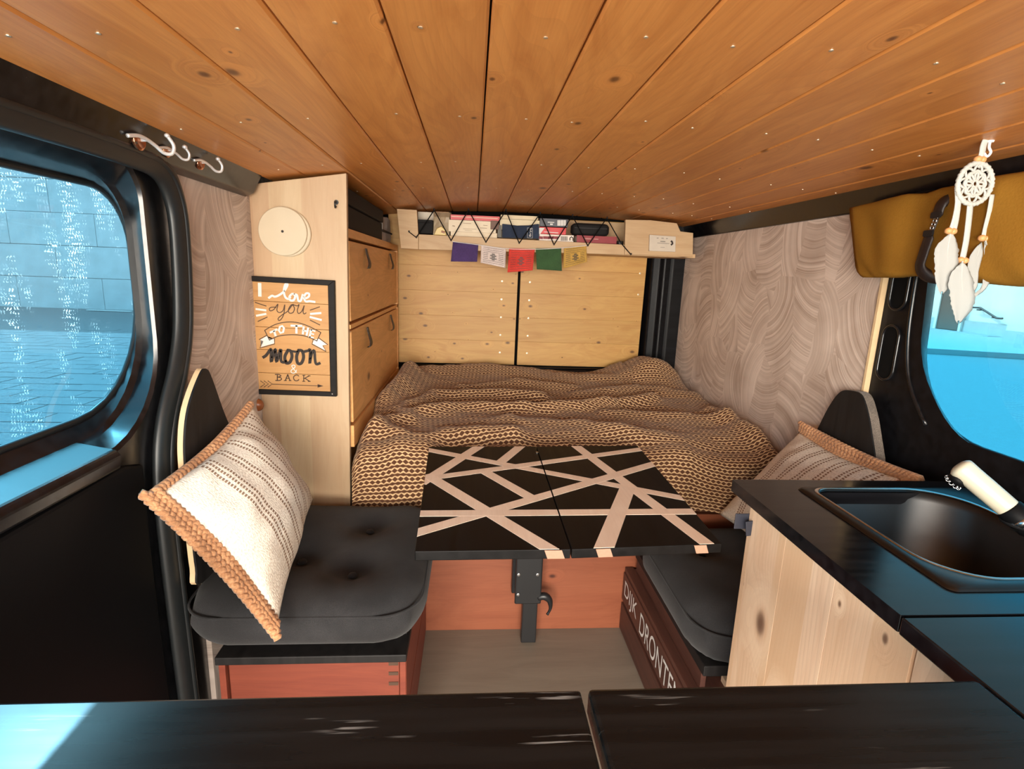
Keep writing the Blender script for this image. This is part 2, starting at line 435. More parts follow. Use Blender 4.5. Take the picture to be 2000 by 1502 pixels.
def stripe_mat():
    mt, nt, p = newmat('striped_woven_cotton')
    sp = nd(nt, 'ShaderNodeSeparateXYZ', Vector=uvnode(nt))
    wob = nd(nt, 'ShaderNodeTexNoise', Vector=uvnode(nt), Scale=6.0, Detail=2.0)
    u = mth(nt, 'ADD', sp.outputs[0], mth(nt, 'MULTIPLY', mth(nt, 'SUBTRACT', wob.outputs[0], 0.5), 0.018))
    v = sp.outputs[1]
    tot = None
    for c, n_ in ((0.265, 3), (0.415, 2), (0.54, 2), (0.66, 2), (0.775, 2), (0.89, 2)):
        for j in range(n_):
            cc = c + (j - (n_ - 1) / 2) * 0.034
            d = mth(nt, 'ABSOLUTE', mth(nt, 'SUBTRACT', u, cc))
            k = mth(nt, 'SUBTRACT', 1.0, ss(nt, d, 0.006, 0.0105))
            tot = k if tot is None else mth(nt, 'MAXIMUM', tot, k)
    dash = mth(nt, 'SINE', mth(nt, 'MULTIPLY', v, 300.0))
    k = mth(nt, 'MULTIPLY', tot, ss(nt, dash, -0.75, 0.1))
    we = nd(nt, 'ShaderNodeTexNoise', Vector=vmul(nt, uvnode(nt), (160, 60, 1)), Scale=1.0, Detail=2.0)
    base = ramp(nt, we.outputs[0], [(0.3, (0.58, 0.50, 0.41)), (0.55, (0.80, 0.73, 0.63)), (0.75, (0.88, 0.82, 0.73))])
    nt.links.new(mixc(nt, mth(nt, 'MULTIPLY', k, 0.9), base, (0.22, 0.115, 0.06)), p.inputs['Base Color'])
    p.inputs['Roughness'].default_value = 0.95
    h = mth(nt, 'ADD', we.outputs[0], mth(nt, 'MULTIPLY', k, 0.9))
    bump(nt, p, h, 0.0025, 0.6)
    return mt

M = {}
M['ceiling'] = wood('pine_ceiling', (0.64, 0.255, 0.064), (0.48, 0.165, 0.036), 'Y', knots=0.46, rough=0.42, varia=0.06, kscale=9.0, rings=0.34, ksize=0.95)
M['panel'] = wood('laminated_pine_panel', (0.54, 0.40, 0.245), (0.47, 0.325, 0.185), 'Z', knots=0.0, rough=0.5, varia=0.03, streak=(0.40, 0.225, 0.125), face='Y', rings=0.15, staves=0.042)
M['flap'] = wood('pine_flap', (0.78, 0.40, 0.14), (0.60, 0.28, 0.085), 'Y', knots=0.15, rough=0.5, varia=0.08, face='X', rings=0.4)
M['rear'] = wood('spruce_door_lining', (0.55, 0.315, 0.090), (0.45, 0.22, 0.055), 'X', knots=0.55, rough=0.5, varia=0.05, kscale=14.0, face='Y', rings=0.2, ksize=1.0)
M['shelf'] = wood('spruce_shelf', (0.54, 0.37, 0.205), (0.46, 0.29, 0.145), 'X', knots=0.15, rough=0.55, varia=0.05, face='Y', rings=0.2)
M['box'] = wood('pine_bed_box', (0.26, 0.076, 0.033), (0.20, 0.050, 0.020), 'X', knots=0.25, rough=0.5, varia=0.05, face='Y', rings=0.2, ksize=1.0)
M['kitchen'] = wood('spruce_kitchen_front', (0.76, 0.56, 0.40), (0.62, 0.40, 0.26), 'Z', knots=0.75, rough=0.5, varia=0.06, kscale=7.5, streak=(0.60, 0.38, 0.22), face='X', rings=0.6, ksize=1.1, staves=0.105)
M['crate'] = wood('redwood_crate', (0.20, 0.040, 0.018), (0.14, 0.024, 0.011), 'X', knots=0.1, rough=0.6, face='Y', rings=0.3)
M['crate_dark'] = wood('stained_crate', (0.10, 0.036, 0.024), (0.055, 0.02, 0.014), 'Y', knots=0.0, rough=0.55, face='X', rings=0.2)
M['bare'] = wood('bare_birch_strip', (0.86, 0.70, 0.56), (0.78, 0.60, 0.46), 'Y', knots=0.0, rough=0.55, varia=0.04, rings=0.15)
M['ply'] = plain('plywood_edge', (0.66, 0.47, 0.27), 0.6, nscale=60)
M['endgrain'] = plain('end_grain', (0.42, 0.235, 0.155), 0.6, nscale=200)
M['signwood'] = wood('honey_sign_boards', (0.52, 0.28, 0.10), (0.43, 0.21, 0.065), 'X', knots=0.05, rough=0.55, varia=0.06, kscale=14, face='Y', rings=0.2)
M['floor'] = wood('pale_floor_vinyl', (0.22, 0.18, 0.138), (0.175, 0.138, 0.105), 'X', knots=0.0, rough=0.55, varia=0.02, grain=0.8, rings=0.05)
M['lining'] = swirl('sawn_arc_lining', (0.70, 0.58, 0.50), (0.40, 0.30, 0.24))
M['disc'] = plain('cream_wood_disc', (0.56, 0.465, 0.33), 0.55, nscale=8)
M['black'] = black_paint('black_body_paint', (0.006, 0.006, 0.007), 0.22)
M['black_dull'] = black_paint('black_frame_paint', (0.004, 0.004, 0.005), 0.42, spec=0.18)
M['trimblack'] = plain('black_trim_plastic', (0.0035, 0.0035, 0.004), 0.55, nscale=200, spec=0.12)
M['rubber'] = plain('rubber_seal', (0.012, 0.014, 0.015), 0.42, nscale=80)
M['tableblack'] = black_paint('black_table_paint', (0.005, 0.0045, 0.0045), 0.5, 'Y', spec=0.15)
M['counterblack'] = black_paint('black_counter_paint', (0.006, 0.006, 0.006), 0.28, 'X', scratches=True, spec=0.2)
M['worktopblack'] = black_paint('black_worktop_paint', (0.005, 0.005, 0.006), 0.18, 'X', spec=0.3)
M['frameblack'] = black_paint('black_sign_paint', (0.009, 0.007, 0.006), 0.6, 'X', spec=0.2)
M['boardblack'] = black_paint('black_ply_face', (0.009, 0.008, 0.008), 0.6, 'Z', spec=0.3)
M['boxblack'] = plain('black_box_card', (0.008, 0.007, 0.007), 0.75, spec=0.3)
M['felt'] = fabric('grey_felt', (0.13, 0.105, 0.085), scale=400)
M['seat'] = fabric('charcoal_seat_fabric', (0.016, 0.0155, 0.017), scale=700, col2=(0.030, 0.029, 0.031), sheen=0.08)
M['jute'] = fabric('jute_braid', (0.42, 0.20, 0.09), scale=260, col2=(0.62, 0.34, 0.17))
M['stripe'] = stripe_mat()
M['blanket'] = blanket_mat()
M['velvet'] = plain('mustard_velvet', (0.285, 0.135, 0.018), 0.95, noise_amt=0.10, nscale=260, spec=0.1, bump_amt=0.0008)
M['leather'] = plain('dark_leather', (0.022, 0.013, 0.011), 0.45, nscale=120, bump_amt=0.001)
M['leather_brown'] = plain('brown_leather_pull', (0.018, 0.010, 0.008), 0.5, nscale=120)
M['navy'] = plain('navy_leather', (0.018, 0.020, 0.032), 0.5, nscale=120)
M['steel'] = plain('brushed_steel', (0.55, 0.56, 0.57), 0.24, 1.0, noise_amt=0.05, nscale=90)
M['basin'] = plain('shaded_sink_steel', (0.055, 0.055, 0.055), 0.40, 1.0, noise_amt=0.08, nscale=50)  # steel darkened so the basin's shade is in its colour
M['chrome'] = plain('chrome_wire', (0.90, 0.90, 0.90), 0.25, 0.6, noise_amt=0.02)
M['copper'] = plain('copper_plate', (0.55, 0.24, 0.13), 0.25, 1.0, noise_amt=0.03)
M['screw'] = plain('screw_head', (0.62, 0.52, 0.38), 0.45, 0.8)
M['cream'] = plain('cream_plastic', (0.50, 0.46, 0.35), 0.35, noise_amt=0.03)
M['white'] = plain('white_paint', (0.82, 0.80, 0.76), 0.5, noise_amt=0.04)
M['cotton'] = plain('white_cotton', (0.46, 0.47, 0.44), 0.9, nscale=300, bump_amt=0.001)
M['bead'] = plain('wooden_bead', (0.60, 0.30, 0.12), 0.5)
M['brownknob'] = plain('varnished_knob', (0.30, 0.09, 0.03), 0.25, nscale=20)
M['ink'] = plain('dark_ink', (0.022, 0.014, 0.010), 0.7)
M['brownink'] = plain('brown_ink', (0.06, 0.028, 0.014), 0.7)
M['whiteink'] = plain('white_ink', (0.68, 0.66, 0.63), 0.6, noise_amt=0.05)
M['cord'] = plain('black_cord', (0.004, 0.004, 0.004), 0.8, spec=0.1)
M['iron'] = plain('black_steel', (0.012, 0.012, 0.013), 0.4, nscale=60)
M['asphalt'] = plain('asphalt', (0.24, 0.24, 0.24), 0.9, noise_amt=0.18, nscale=14)
M['kerb'] = plain('kerb_stone', (0.40, 0.40, 0.39), 0.9, nscale=6)
M['render'] = plain('white_render', (0.82, 0.82, 0.80), 0.9, noise_amt=0.04, nscale=3)
M['plinth'] = plain('grey_plinth', (0.50, 0.50, 0.49), 0.9, nscale=4)
M['brown_door'] = plain('weathered_brown_door', (0.16, 0.10, 0.08), 0.7, nscale=4)
M['stone'] = plain('grey_stone', (0.60, 0.60, 0.59), 0.9, noise_amt=0.25, nscale=2.2)
def sq(*t): return tuple(math.sqrt(v) for v in t)
M['glass_l'] = glass_mat('blue_privacy_glass', sq(0.030, 0.135, 0.225), sq(0.095, 0.24, 0.35), 0.88, 1.12, 0.75)
M['glass_r'] = glass_mat('blue_privacy_glass_clean', sq(0.019, 0.19, 0.335), sq(0.075, 0.150, 0.185), 0.95, 1.10, 0.0)
def feather_mat():
    mt, nt, p = newmat('white_feather'); out = [n for n in nt.nodes if n.type == 'OUTPUT_MATERIAL'][0]
    p.inputs['Base Color'].default_value = (0.54, 0.55, 0.53, 1); p.inputs['Roughness'].default_value = 0.9
    tl = nd(nt, 'ShaderNodeBsdfTranslucent', Color=(0.55, 0.57, 0.55, 1))
    mx = nd(nt, 'ShaderNodeMixShader', Fac=0.4, i1=p.outputs[0], i2=tl.outputs[0]); nt.links.new(mx.outputs[0], out.inputs[0])
    return mt
M['feather'] = feather_mat()
def col(name, c, rough=0.6): return plain(name, c, rough, noise_amt=0.08, nscale=40)

# ------------------------------------------------------------------ outside
gz = -0.55
gr = obj('ground', boxm(-70, 60, -40, 90, gz - 0.3, gz), M['asphalt'], kind='structure')
def place_ground(px, py): return at(px, py, 'Z', gz)
# kerb along the far side of the road, right
a, b = place_ground(1700, 684), place_ground(2080, 707)
d_ = (b - a).normalized(); n_ = Vector((0, 0, 1)).cross(d_); n_ = n_ if n_.x > 0 else -n_
a = a - d_ * 10; b = b + d_ * 12
obj('kerb', prism(B(), [a, b, b + n_ * 0.3, a + n_ * 0.3], (0, 0, 0.14)), M['kerb'], kind='structure')
obj('pavement', prism(B(), [a + n_ * 0.3, b + n_ * 0.3, b + n_ * 9, a + n_ * 9], (0, 0, 0.13)), M['kerb'], kind='structure')
# white house across the road
hs = thing('white_house', 'white rendered house across the road, seen through the window above the sink', 'house', (18.3, 19, gz))
bm = B(); box(bm, 18.0, 24, 15.3, 26, gz, 6); obj('wall', bm, M['render'], hs)
bm = B(); box(bm, 16.2, 17.98, 6, 15.3, gz, 6); obj('porch_wall', bm, M['render'], hs)
bm = B(); box(bm, 17.93, 17.99, 15.31, 18.6, gz, 0.02); box(bm, 17.93, 17.99, 19.75, 26, gz, 0.02); obj('plinth', bm, M['plinth'], hs)
bm = B(); box(bm, 16.13, 16.19, 6, 15.3, gz, -0.05); obj('porch_plinth', bm, M['plinth'], hs)
dr = obj('house_door', boxm(17.9, 17.99, 18.68, 19.66, gz + 0.16, 2.0), M['brown_door'], hs, bevel=0.02)
bm = B(); box(bm, 17.86, 17.985, 19.66, 19.76, gz, 2.1); box(bm, 17.86, 17.985, 18.58, 18.68, gz, 2.1); box(bm, 17.86, 17.985, 18.58, 19.76, 2.0, 2.1); obj('door_frame', bm, M['white'], hs, bevel=0.01)
bm = B(); box(bm, 17.2, 17.92, 17.0, 20.2, gz, gz + 0.15); obj('door_step', bm, M['kerb'], hs, bevel=0.03)
p0, p1, p2, p3 = (at(x, y, 'X', 17.8) for x, y in ((1896, 600), (1914, 601), (1946, 621), (1958, 622)))
obj('handrail', tube(B(), [p0, p1, p2, p3], 0.035), M['iron'], hs)
for q in (at(1908, 605, 'X', 17.8), at(1938, 620, 'X', 17.8)):
    obj('bracket', tube(B(), [q, q + Vector((0.18, 0, 0.0))], 0.025, 6), M['iron'], hs)
bm = B(); box(bm, 16.05, 16.19, 11.0, 14.6, 1.18, 1.32); obj('window_ledge', bm, M['white'], hs, bevel=0.02)
# stone building beyond the left window, laid in big blocks
sb = thing('stone_building', 'grey stone building far beyond the paved yard, seen through the dusty window', 'building', (-20, 18.6, gz))
obj('core', boxm(-62, -1.5, 18.75, 24, gz, 7.0), M['stone'], sb)
me0 = None; k = 0
for r in range(7):
    for c in range(17):
        w_ = 2.6; x0 = -46 + c * w_ + (w_ / 2 if r % 2 else 0)
        if me0 is None:
            o = obj('block', boxm(0, w_ - 0.014, 0, 0.3, 0, 0.988), M['stone'], sb, bevel=0.01); me0 = o
        else:
            o = me0.copy(); C.objects.link(o); o.parent = sb; o.matrix_parent_inverse = me0.matrix_parent_inverse
        o.location = (x0, 18.46 - 0.012 * ((r * 7 + c * 3) % 3), gz + r * 1.0)
kl = at(168, 606, 'Z', gz + 0.02); kr = at(252, 609, 'Z', gz + 0.02)
bm = B(); dd = (kr - kl).normalized(); nn = Vector((0, 0, 1)).cross(dd)
prism(bm, [kl, kr, kr + nn * 0.14, kl + nn * 0.14], (0, 0, 0.02)); obj('road_line', bm, M['white'], kind='structure')
# paving setts in the yard, real joints near the van
pv = structure('paved_yard', (-6, 6, gz))
bm = B(); y = 2.0; r = 0
while y < 13.0:
    x = -13.0 + (0.35 if r % 2 else 0)
    while x < -2.2:
        box(bm, x, x + 0.68, y, y + 0.33, gz, gz + 0.02 + 0.006 * random.random()); x += 0.70
    y += 0.35; r += 1
ps = obj('setts', bm, M['asphalt'], pv, kind='stuff')

# ------------------------------------------------------------------ van shell
def zc(x): return 1.392 - (0.055 if x < 0 else 0.036) * (x / 0.77) ** 2
floor = obj('floor', boxm(-0.95, 0.95, -0.6, 2.7, -0.06, 0.0), M['floor'], kind='structure')
rf = obj('roof', boxm(-0.98, 0.98, -0.6, 2.75, 1.43, 1.47), M['trimblack'], kind='structure')
ceil = structure('ceiling', (0, 1, 1.392))
J = [-0.762, -0.661, -0.544, -0.427, -0.312, -0.198, -0.082, 0.031, 0.147, 0.262, 0.378, 0.492, 0.607, 0.700, 0.762]
for x0, x1 in zip(J, J[1:]):
    g = 0.0012; c = 0.003
    a, b = x0 + g, x1 - g
    sec = [(a, zc(a) + 0.016), (a, zc(a) + c), (a + c, zc(a + c)), (b - c, zc(b - c)), (b, zc(b) + c), (b, zc(b) + 0.016)]
    obj('plank', prism(B(), [(x, -0.5, z) for x, z in sec], (0, 3.05, 0)), M['ceiling'], ceil)
bm = B()
for yy in (0.68, 1.02, 1.42, 1.85, 2.15):
    for x0, x1 in zip(J, J[1:]):
        xx = x0 + (x1 - x0) * random.uniform(0.3, 0.7); lathe(bm, [(0.0028, 0), (0.0028, -0.0010), (0.001, -0.0012)], (xx, yy + random.uniform(-.02, .02), zc(xx)), seg=8)
obj('screws', bm, M['screw'], ceil, kind='stuff')

# side linings
wl = obj('wall_left', boxm(-0.815, -0.80, 1.135, 2.6, -0.05, 1.36), M['lining'], kind='structure')
wr = obj('wall_right', boxm(0.78, 0.795, 1.252, 2.52, -0.05, 1.362), M['lining'], kind='structure')
obj('panel_edge', boxm(0.776, 0.80, 1.244, 1.2515, 0.25, 1.362), M['ply'], wr)
obj('wall_rear', boxm(-0.95, 0.95, 2.60, 2.64, 0, 1.43), M['cord'], kind='structure')
obj('wall_left_outer', boxm(-0.96, -0.94, 1.45, 2.64, -0.06, 1.43), M['trimblack'], kind='structure')
obj('wall_right_outer', boxm(0.94, 0.96, 1.55, 2.64, -0.06, 1.43), M['trimblack'], kind='structure')

# roof rails
bm = prism(B(), [(0.752, -0.5, 1.362), (0.775, -0.5, 1.305), (0.80, -0.5, 1.30), (0.84, -0.5, 1.43), (0.752, -0.5, 1.43)], (0, 3.03, 0))
rr_ = obj('trim_1', bm, M['black'], kind='structure', bevel=0.003)
obj('rail_lip', tube(B(), [(0.766, -0.45, 1.318), (0.766, 1.27, 1.320)], 0.006), M['black'], rr_, smooth=True)
bm = prism(B(), [(-0.752, -0.5, 1.345), (-0.778, -0.5, 1.295), (-0.80, -0.5, 1.285), (-0.84, -0.5, 1.43), (-0.752, -0.5, 1.43)], (0, 1.985, 0))
obj('trim_2', bm, M['black'], kind='structure', bevel=0.003)

# right fixed window: painted pillar and frame sweeping out to the glass
def yz(loop, x): return [(x, p[0], p[1]) for p in loop]
win2 = structure('window_2', (0.82, 0.5, 1.0))
L0 = rrect(-0.5, 1.245, -0.05, 1.40, 0.02, 10)
def sweep(y1, z0, z1, r, lean):
    """opening loop: rear edge leaning forward towards the bottom"""
    return [(y - lean * max(0, (1.14 - z)) * max(0, min(1, (y - 0.9) / 0.2)), z) for y, z in rrect(-0.42, y1, z0, z1, [.1, r, .08, .08], 10)]
L1 = sweep(1.140, 0.818, 1.335, .19, .18); L1b = sweep(1.144, 0.814, 1.338, .19, .18); L2 = sweep(1.165, 0.800, 1.330, .19, .12); L3 = sweep(1.205, 0.792, 1.312, .20, .05)
obj('window_frame', bridge(B(), [yz(L0, .876), yz(L0, .79), yz(L1, .789), yz(L1b, .797), yz(L2, .835), yz(L3, .868)]), M['black_dull'], win2, smooth='auto')
rp = smoothpath([(.7895, 1.162, 1.33), (.7895, 1.160, 1.10), (.7895, 1.148, .98), (.7895, 1.120, .90), (.7895, 1.06, .825)], 5)
obj('pillar_ridge', tube(B(), rp, 0.005, 8), M['black'], win2, smooth=True)
obj('pane', bridge(B(), [yz(rrect(-0.4, 1.215, 0.78, 1.32, [.12, .2, .09, .09], 10), .868), yz(rrect(-0.4, 1.215, 0.78, 1.32, [.12, .2, .09, .09], 10), .872)], True, True), M['glass_r'], win2)
obj('seal', tube(B(), yz(L3, .866), 0.006, 8, closed=True), M['rubber'], win2, smooth=True)
for (za, zb) in ((1.068, 1.22), (0.90, 1.030)):
    lp = rrect(1.176, 1.226, za, zb, 0.0245)
    s_ = obj('pillar_slot', tube(B(), yz(lp, .787), 0.0035, 8, closed=True), M['black'], win2, smooth=True)
    obj('slot_shade_plate', bridge(B(), [yz(lp, .789), yz(lp, .788)], True, True), M['cord'], s_)  # flat black plate in place of the shade inside the slot

# left sliding door: seal, frame, ledge and glass
win1 = structure('window_1', (-0.84, 0.5, 1.0))
K0 = rrect(-0.5, 1.132, -0.05, 1.34, [.02, .02, .02, .05]); K1 = rrect(-0.4, 1.040, 0.800, 1.292, [.1, .17, .07, .07])
K1b = rrect(-0.39, 1.038, 0.806, 1.286, [.1, .17, .07, .07])
K2 = rrect(-0.385, 1.072, 0.816, 1.262, [.12, .19, .09, .09]); K2b = rrect(-0.38, 1.066, 0.822, 1.258, [.12, .19, .09, .09])
K3 = rrect(-0.375, 1.115, 0.848, 1.244, [.12, .20, .10, .1])
obj('window_frame', bridge(B(), [yz(K0, -.882), yz(K0, -.81), yz(K1, -.800), yz(K1b, -.806), yz(K2, -.842), yz(K2b, -.850), yz(K3, -.876)]), M['black'], win1, smooth='auto')
gp = rrect(-0.39, 1.13, 0.84, 1.255, [.12, .2, .1, .1])
obj('pane', bridge(B(), [yz(gp, -.876), yz(gp, -.880)], True, True), M['glass_l'], win1)
obj('seal', tube(B(), yz(K3, -.874), 0.006, 8, closed=True), M['rubber'], win1, smooth=True)
sealp = smoothpath([(-.792, 1.02, -.05), (-.79, 1.005, .30), (-.79, .998, .60), (-.79, 1.005, .74), (-.79, 1.03, .82), (-.79, 1.085, .91), (-.79, 1.118, 1.00), (-.79, 1.134, 1.15), (-.79, 1.126, 1.235), (-.79, 1.080, 1.288), (-.79, .98, 1.300), (-.79, .7, 1.298), (-.79, .2, 1.29), (-.79, -.4, 1.28)], 5)
sl_ = obj('door_seal', tube(B(), sealp, 0.030, 14, flat=(Vector((1, 0, 0)), 0.45)), M['rubber'], win1, smooth=True)
obj('seal_lip', tube(B(), [p + Vector((0.010, 0.004, 0)) for p in sealp], 0.007, 8), M['rubber'], sl_, smooth=True)
# lower trim panel of the sliding door
obj('door_trim', prism(B(), [(-.806, -0.5, .02), (-.806, .955, .02), (-.806, .945, .60), (-.806, .95, .76), (-.806, .90, .775), (-.806, -0.5, .76)], (0.014, 0, 0)), M['trimblack'], win1, bevel=0.006)
obj('ledge', prism(B(), [(-.852, -.4, .824), (-.79, -.4, .812), (-.782, -.4, .803), (-.785, -.4, .78), (-.82, -.4, .77), (-.85, -.4, .78)], (0, 1.28, 0)), M['black'], win1, bevel=0.004)

# rear doors: two lined leaves and the black frame round them
def rear_door(name, x0, x1, xb0, xb1, n):
    d = structure(name, ((x0 + x1) / 2, 2.57, 0.65))
    zb, zt = 0.682, 1.37
    obj('door_back', boxm(x0, x1, 2.566, 2.59, zb - 0.02, zt), M['cord'], d)
    h = (zt - zb) / n
    for i in range(n):
        z0, z1 = zb + i * h, zb + (i + 1) * h - 0.0003
        t0, t1 = (z0 - zb) / (zt - zb), (z1 - zb) / (zt - zb)
        L_ = lambda t: xb0 + (x0 - xb0) * t; R2 = lambda t: xb1 + (x1 - xb1) * t
        obj('board', prism(B(), [(L_(t0), 2.55, z0), (R2(t0), 2.55, z0), (R2(t1), 2.55, z1), (L_(t1), 2.55, z1)], (0, 0.015, 0)), M['rear'], d, bevel=0.0004)
    bm = B()
    for i in range(5):
        xx = (x1 - 0.075) if x1 < 0.1 else (x0 + 0.045); lathe(bm, [(0.0048, 0), (0.0048, -.0012), (.002, -.0016)], (xx, 2.55, 0.74 + i * 0.085), 'Y', 10)
        if x0 > -0.1 and i > 2: lathe(bm, [(0.0048, 0), (0.0048, -.0012), (.002, -.0016)], (x1 - 0.03, 2.55, 0.74 + i * 0.1), 'Y', 10)
    obj('screws', bm, M['screw'], d, kind='stuff')
    return d
rear_door('door_1', -0.60, 0.0, -0.60, -0.004, 6)
rear_door('door_2', 0.012, 0.613, 0.010, 0.607, 6)
obj('trim_3', boxm(-0.6, 0.63, 2.53, 2.59, 0.55, 0.668), M['black'], kind='structure', bevel=0.01)
obj('door_sill_lip', tube(B(), [(-.56, 2.53, .672), (.60, 2.53, .672)], .006), M['black'], bpy.data.objects['trim_3'], smooth=True)
bm = prism(B(), [(0.622, 2.57, .3), (0.632, 2.53, .3), (0.665, 2.515, .3), (0.69, 2.53, .3), (0.72, 2.505, .3), (0.80, 2.505, .3), (0.80, 2.60, .3), (.622, 2.60, .3)], (0, 0, 1.1))
obj('trim_4', bm, M['black_dull'], kind='structure', bevel=0.008)

# ------------------------------------------------------------------ bed
bed = thing('bed_platform', 'pine bed box under the patterned duvet, its pinkish board facing the aisle', 'bed', (0, 2.0, 0))
obj('front_board', boxm(-0.545, 0.775, 1.505, 1.525, 0.0, 0.40), M['box'], bed, bevel=0.002)
obj('slat_base', boxm(-0.545, 0.775, 1.53, 2.50, 0.36, 0.40), M['box'], bed)
bmx = boxm(-0.53, 0.76, 1.545, 2.45, 0.405, 0.575)
obj('mattress', bmx, M['seat'], bed, smooth=True, bevel=0.04, bseg=4)

ridges = []
def ridge(pts, amp, w):
    ridges.append(([(lambda q: (q.x, q.y))(at(x, y, 'Z', 0.65)) for x, y in pts], amp, w))
ridge([(790, 806), (905, 792), (1000, 796), (1130, 792), (1275, 780)], 0.026, 0.030)
ridge([(775, 800), (850, 772), (960, 770), (1060, 775)], 0.022, 0.035)
ridge([(740, 830), (800, 845), (870, 835), (1000, 838)], 0.02, 0.04)
ridge([(1000, 815), (1120, 820), (1230, 838), (1330, 850)], 0.018, 0.05)
ridge([(1130, 770), (1260, 765), (1380, 772), (1470, 800)], 0.018, 0.045)
ridge([(830, 735), (920, 732), (1040, 738)], 0.02, 0.07)
ridge([(740, 785), (790, 760), (800, 745)], 0.055, 0.06)
ridge([(1100, 745), (1200, 752), (1300, 748)], 0.02, 0.05)
ridge([(1390, 800), (1450, 830), (1500, 850)], 0.022, 0.035)
ridge([(900, 760), (1010, 752), (1120, 760)], 0.014, 0.03)
ridge([(700, 840), (760, 815), (800, 812)], 0.02, 0.03)
ridge([(1180, 800), (1300, 810), (1420, 815)], 0.016, 0.03)
def segd(px, py, a, b):
    vx, vy = b[0] - a[0], b[1] - a[1]; L2 = vx * vx + vy * vy + 1e-12
    t = max(0, min(1, ((px - a[0]) * vx + (py - a[1]) * vy) / L2))
    return math.hypot(px - a[0] - t * vx, py - a[1] - t * vy)
def bed_h(x, y):
    h = 0.634 + 0.012 * noise.noise(Vector((x * 4.5, y * 5.5, 1.0))) + 0.008 * noise.noise(Vector((x * 9 + y * 4, y * 14, 4.0)))
    h += 0.0050 * noise.noise(Vector((x * 17 + y * 6, y * 30, 9.0))) + 0.0022 * noise.noise(Vector((x * 45, y * 60, 3.0)))
    for pts, amp, w in ridges:
        d = min(segd(x, y, a, b) for a, b in zip(pts, pts[1:]))
        if d < w * 3: h += 1.35 * amp * math.exp(-(d / w) ** 2)
    h += 0.105 * math.exp(-(((x - 0.60) / 0.15) ** 2 + ((y - 2.42) / 0.16) ** 2))
    h += 0.035 * max(0, min(1, (y - 1.9) / 0.5)) * (1 if x < 0.5 else 0.6)
    return h
bm = B(); uvl = bm.loops.layers.uv.new('UV'); NX, NY, ND = 170, 130, 34
xs = [-0.548 + (0.772 + 0.548) * i / NX for i in range(NX + 1)]
grid = []
for j in range(NY + ND + 1):
    row = []
    for x in xs:
        yf = 1.535
        edge = min(1.0, (x + 0.548) / 0.06, (0.772 - x) / 0.05)
        if j <= NY:
            y = 2.47 + (yf - 2.47) * j / NY
            z = bed_h(x, y) - (1 - edge) ** 2 * 0.05
            if y < 1.62: z -= 0.035 * ((1.62 - y) / 0.085) ** 2
            p = Vector((x, y, z))
        else:
            t = (j - NY) / ND
            zt = bed_h(x, yf) - (1 - edge) ** 2 * 0.05 - 0.035
            a = min(1.0, t / 0.28) * math.pi / 2
            yy = yf - 0.055 * math.sin(a)
            zz = zt - 0.04 * (1 - math.cos(a)) - max(0, t - 0.28) / 0.72 * (zt - 0.04 - 0.425)
            tt = max(0, t - 0.1)
            yy += 0.018 * noise.noise(Vector((x * 9, zz * 3, 2.0))) * tt + 0.010 * noise.noise(Vector((x * 22, zz * 7, 5.0))) * tt - 0.01 * tt
            p = Vector((x, yy, zz))
        row.append((bm.verts.new(p), x, p))
    grid.append(row)
cum = [0.0]
mid = NX // 2
for j in range(1, len(grid)): cum.append(cum[-1] + (grid[j][mid][2] - grid[j-1][mid][2]).length)
for j in range(len(grid) - 1):
    for i in range(NX):
        q = [grid[j][i], grid[j+1][i], grid[j+1][i+1], grid[j][i+1]]
        f = bm.faces.new([t[0] for t in q])
        for lp, (jj, t) in zip(f.loops, ((j, q[0]), (j+1, q[1]), (j+1, q[2]), (j, q[3]))):
            wob = 0.006 * noise.noise(Vector((t[1] * 3, cum[jj] * 3, 0)))
            lp[uvl].uv = (t[1] * (1 + 0.02 * math.sin(cum[jj] * 6)) + wob + 0.02 * math.sin(cum[jj] * 4), cum[jj] + 0.018 * math.sin(t[1] * 5 + 1) + wob)
dv = obj('duvet', bm, M['blanket'], smooth=True)
tag(dv, 'rumpled brown duvet with rows of small cream chevrons, spread over the bed', 'duvet')

# ------------------------------------------------------------------ tall cabinet on the left with two flap doors
YF = 1.51
cab = thing('storage_cabinet', 'tall laminated pine cabinet with two side flaps, left of the bed', 'cabinet', (-0.68, 1.9, 0))
pf = [(-0.800, YF, 0.40), (-0.562, YF, 0.40), (-0.549, YF, zc(-.55) - 0.004), (-0.765, YF, zc(-.765) - 0.012), (-0.782, YF, 1.322), (-0.800, YF, 1.318)]
obj('end_panel', prism(B(), pf, (0, 0.018, 0)), M['panel'], cab, bevel=0.0015)
XS = -0.552
obj('top_board', boxm(-0.79, XS, 1.53, 2.50, 1.198, 1.222), M['flap'], cab, bevel=0.0015)
obj('middle_rail', boxm(-0.60, XS, 1.53, 2.50, 0.948, 0.960), M['flap'], cab)
obj('carcass_back', boxm(-0.79, -0.585, 1.535, 2.49, 0.42, 1.195), M['flap'], cab)
obj('bottom_rail', boxm(-0.60, XS + 0.002, 1.53, 2.50, 0.60, 0.665), M['flap'], cab)
obj('corner_post', boxm(-0.60, XS, 2.475, 2.50, 0.60, 1.197), M['flap'], cab)
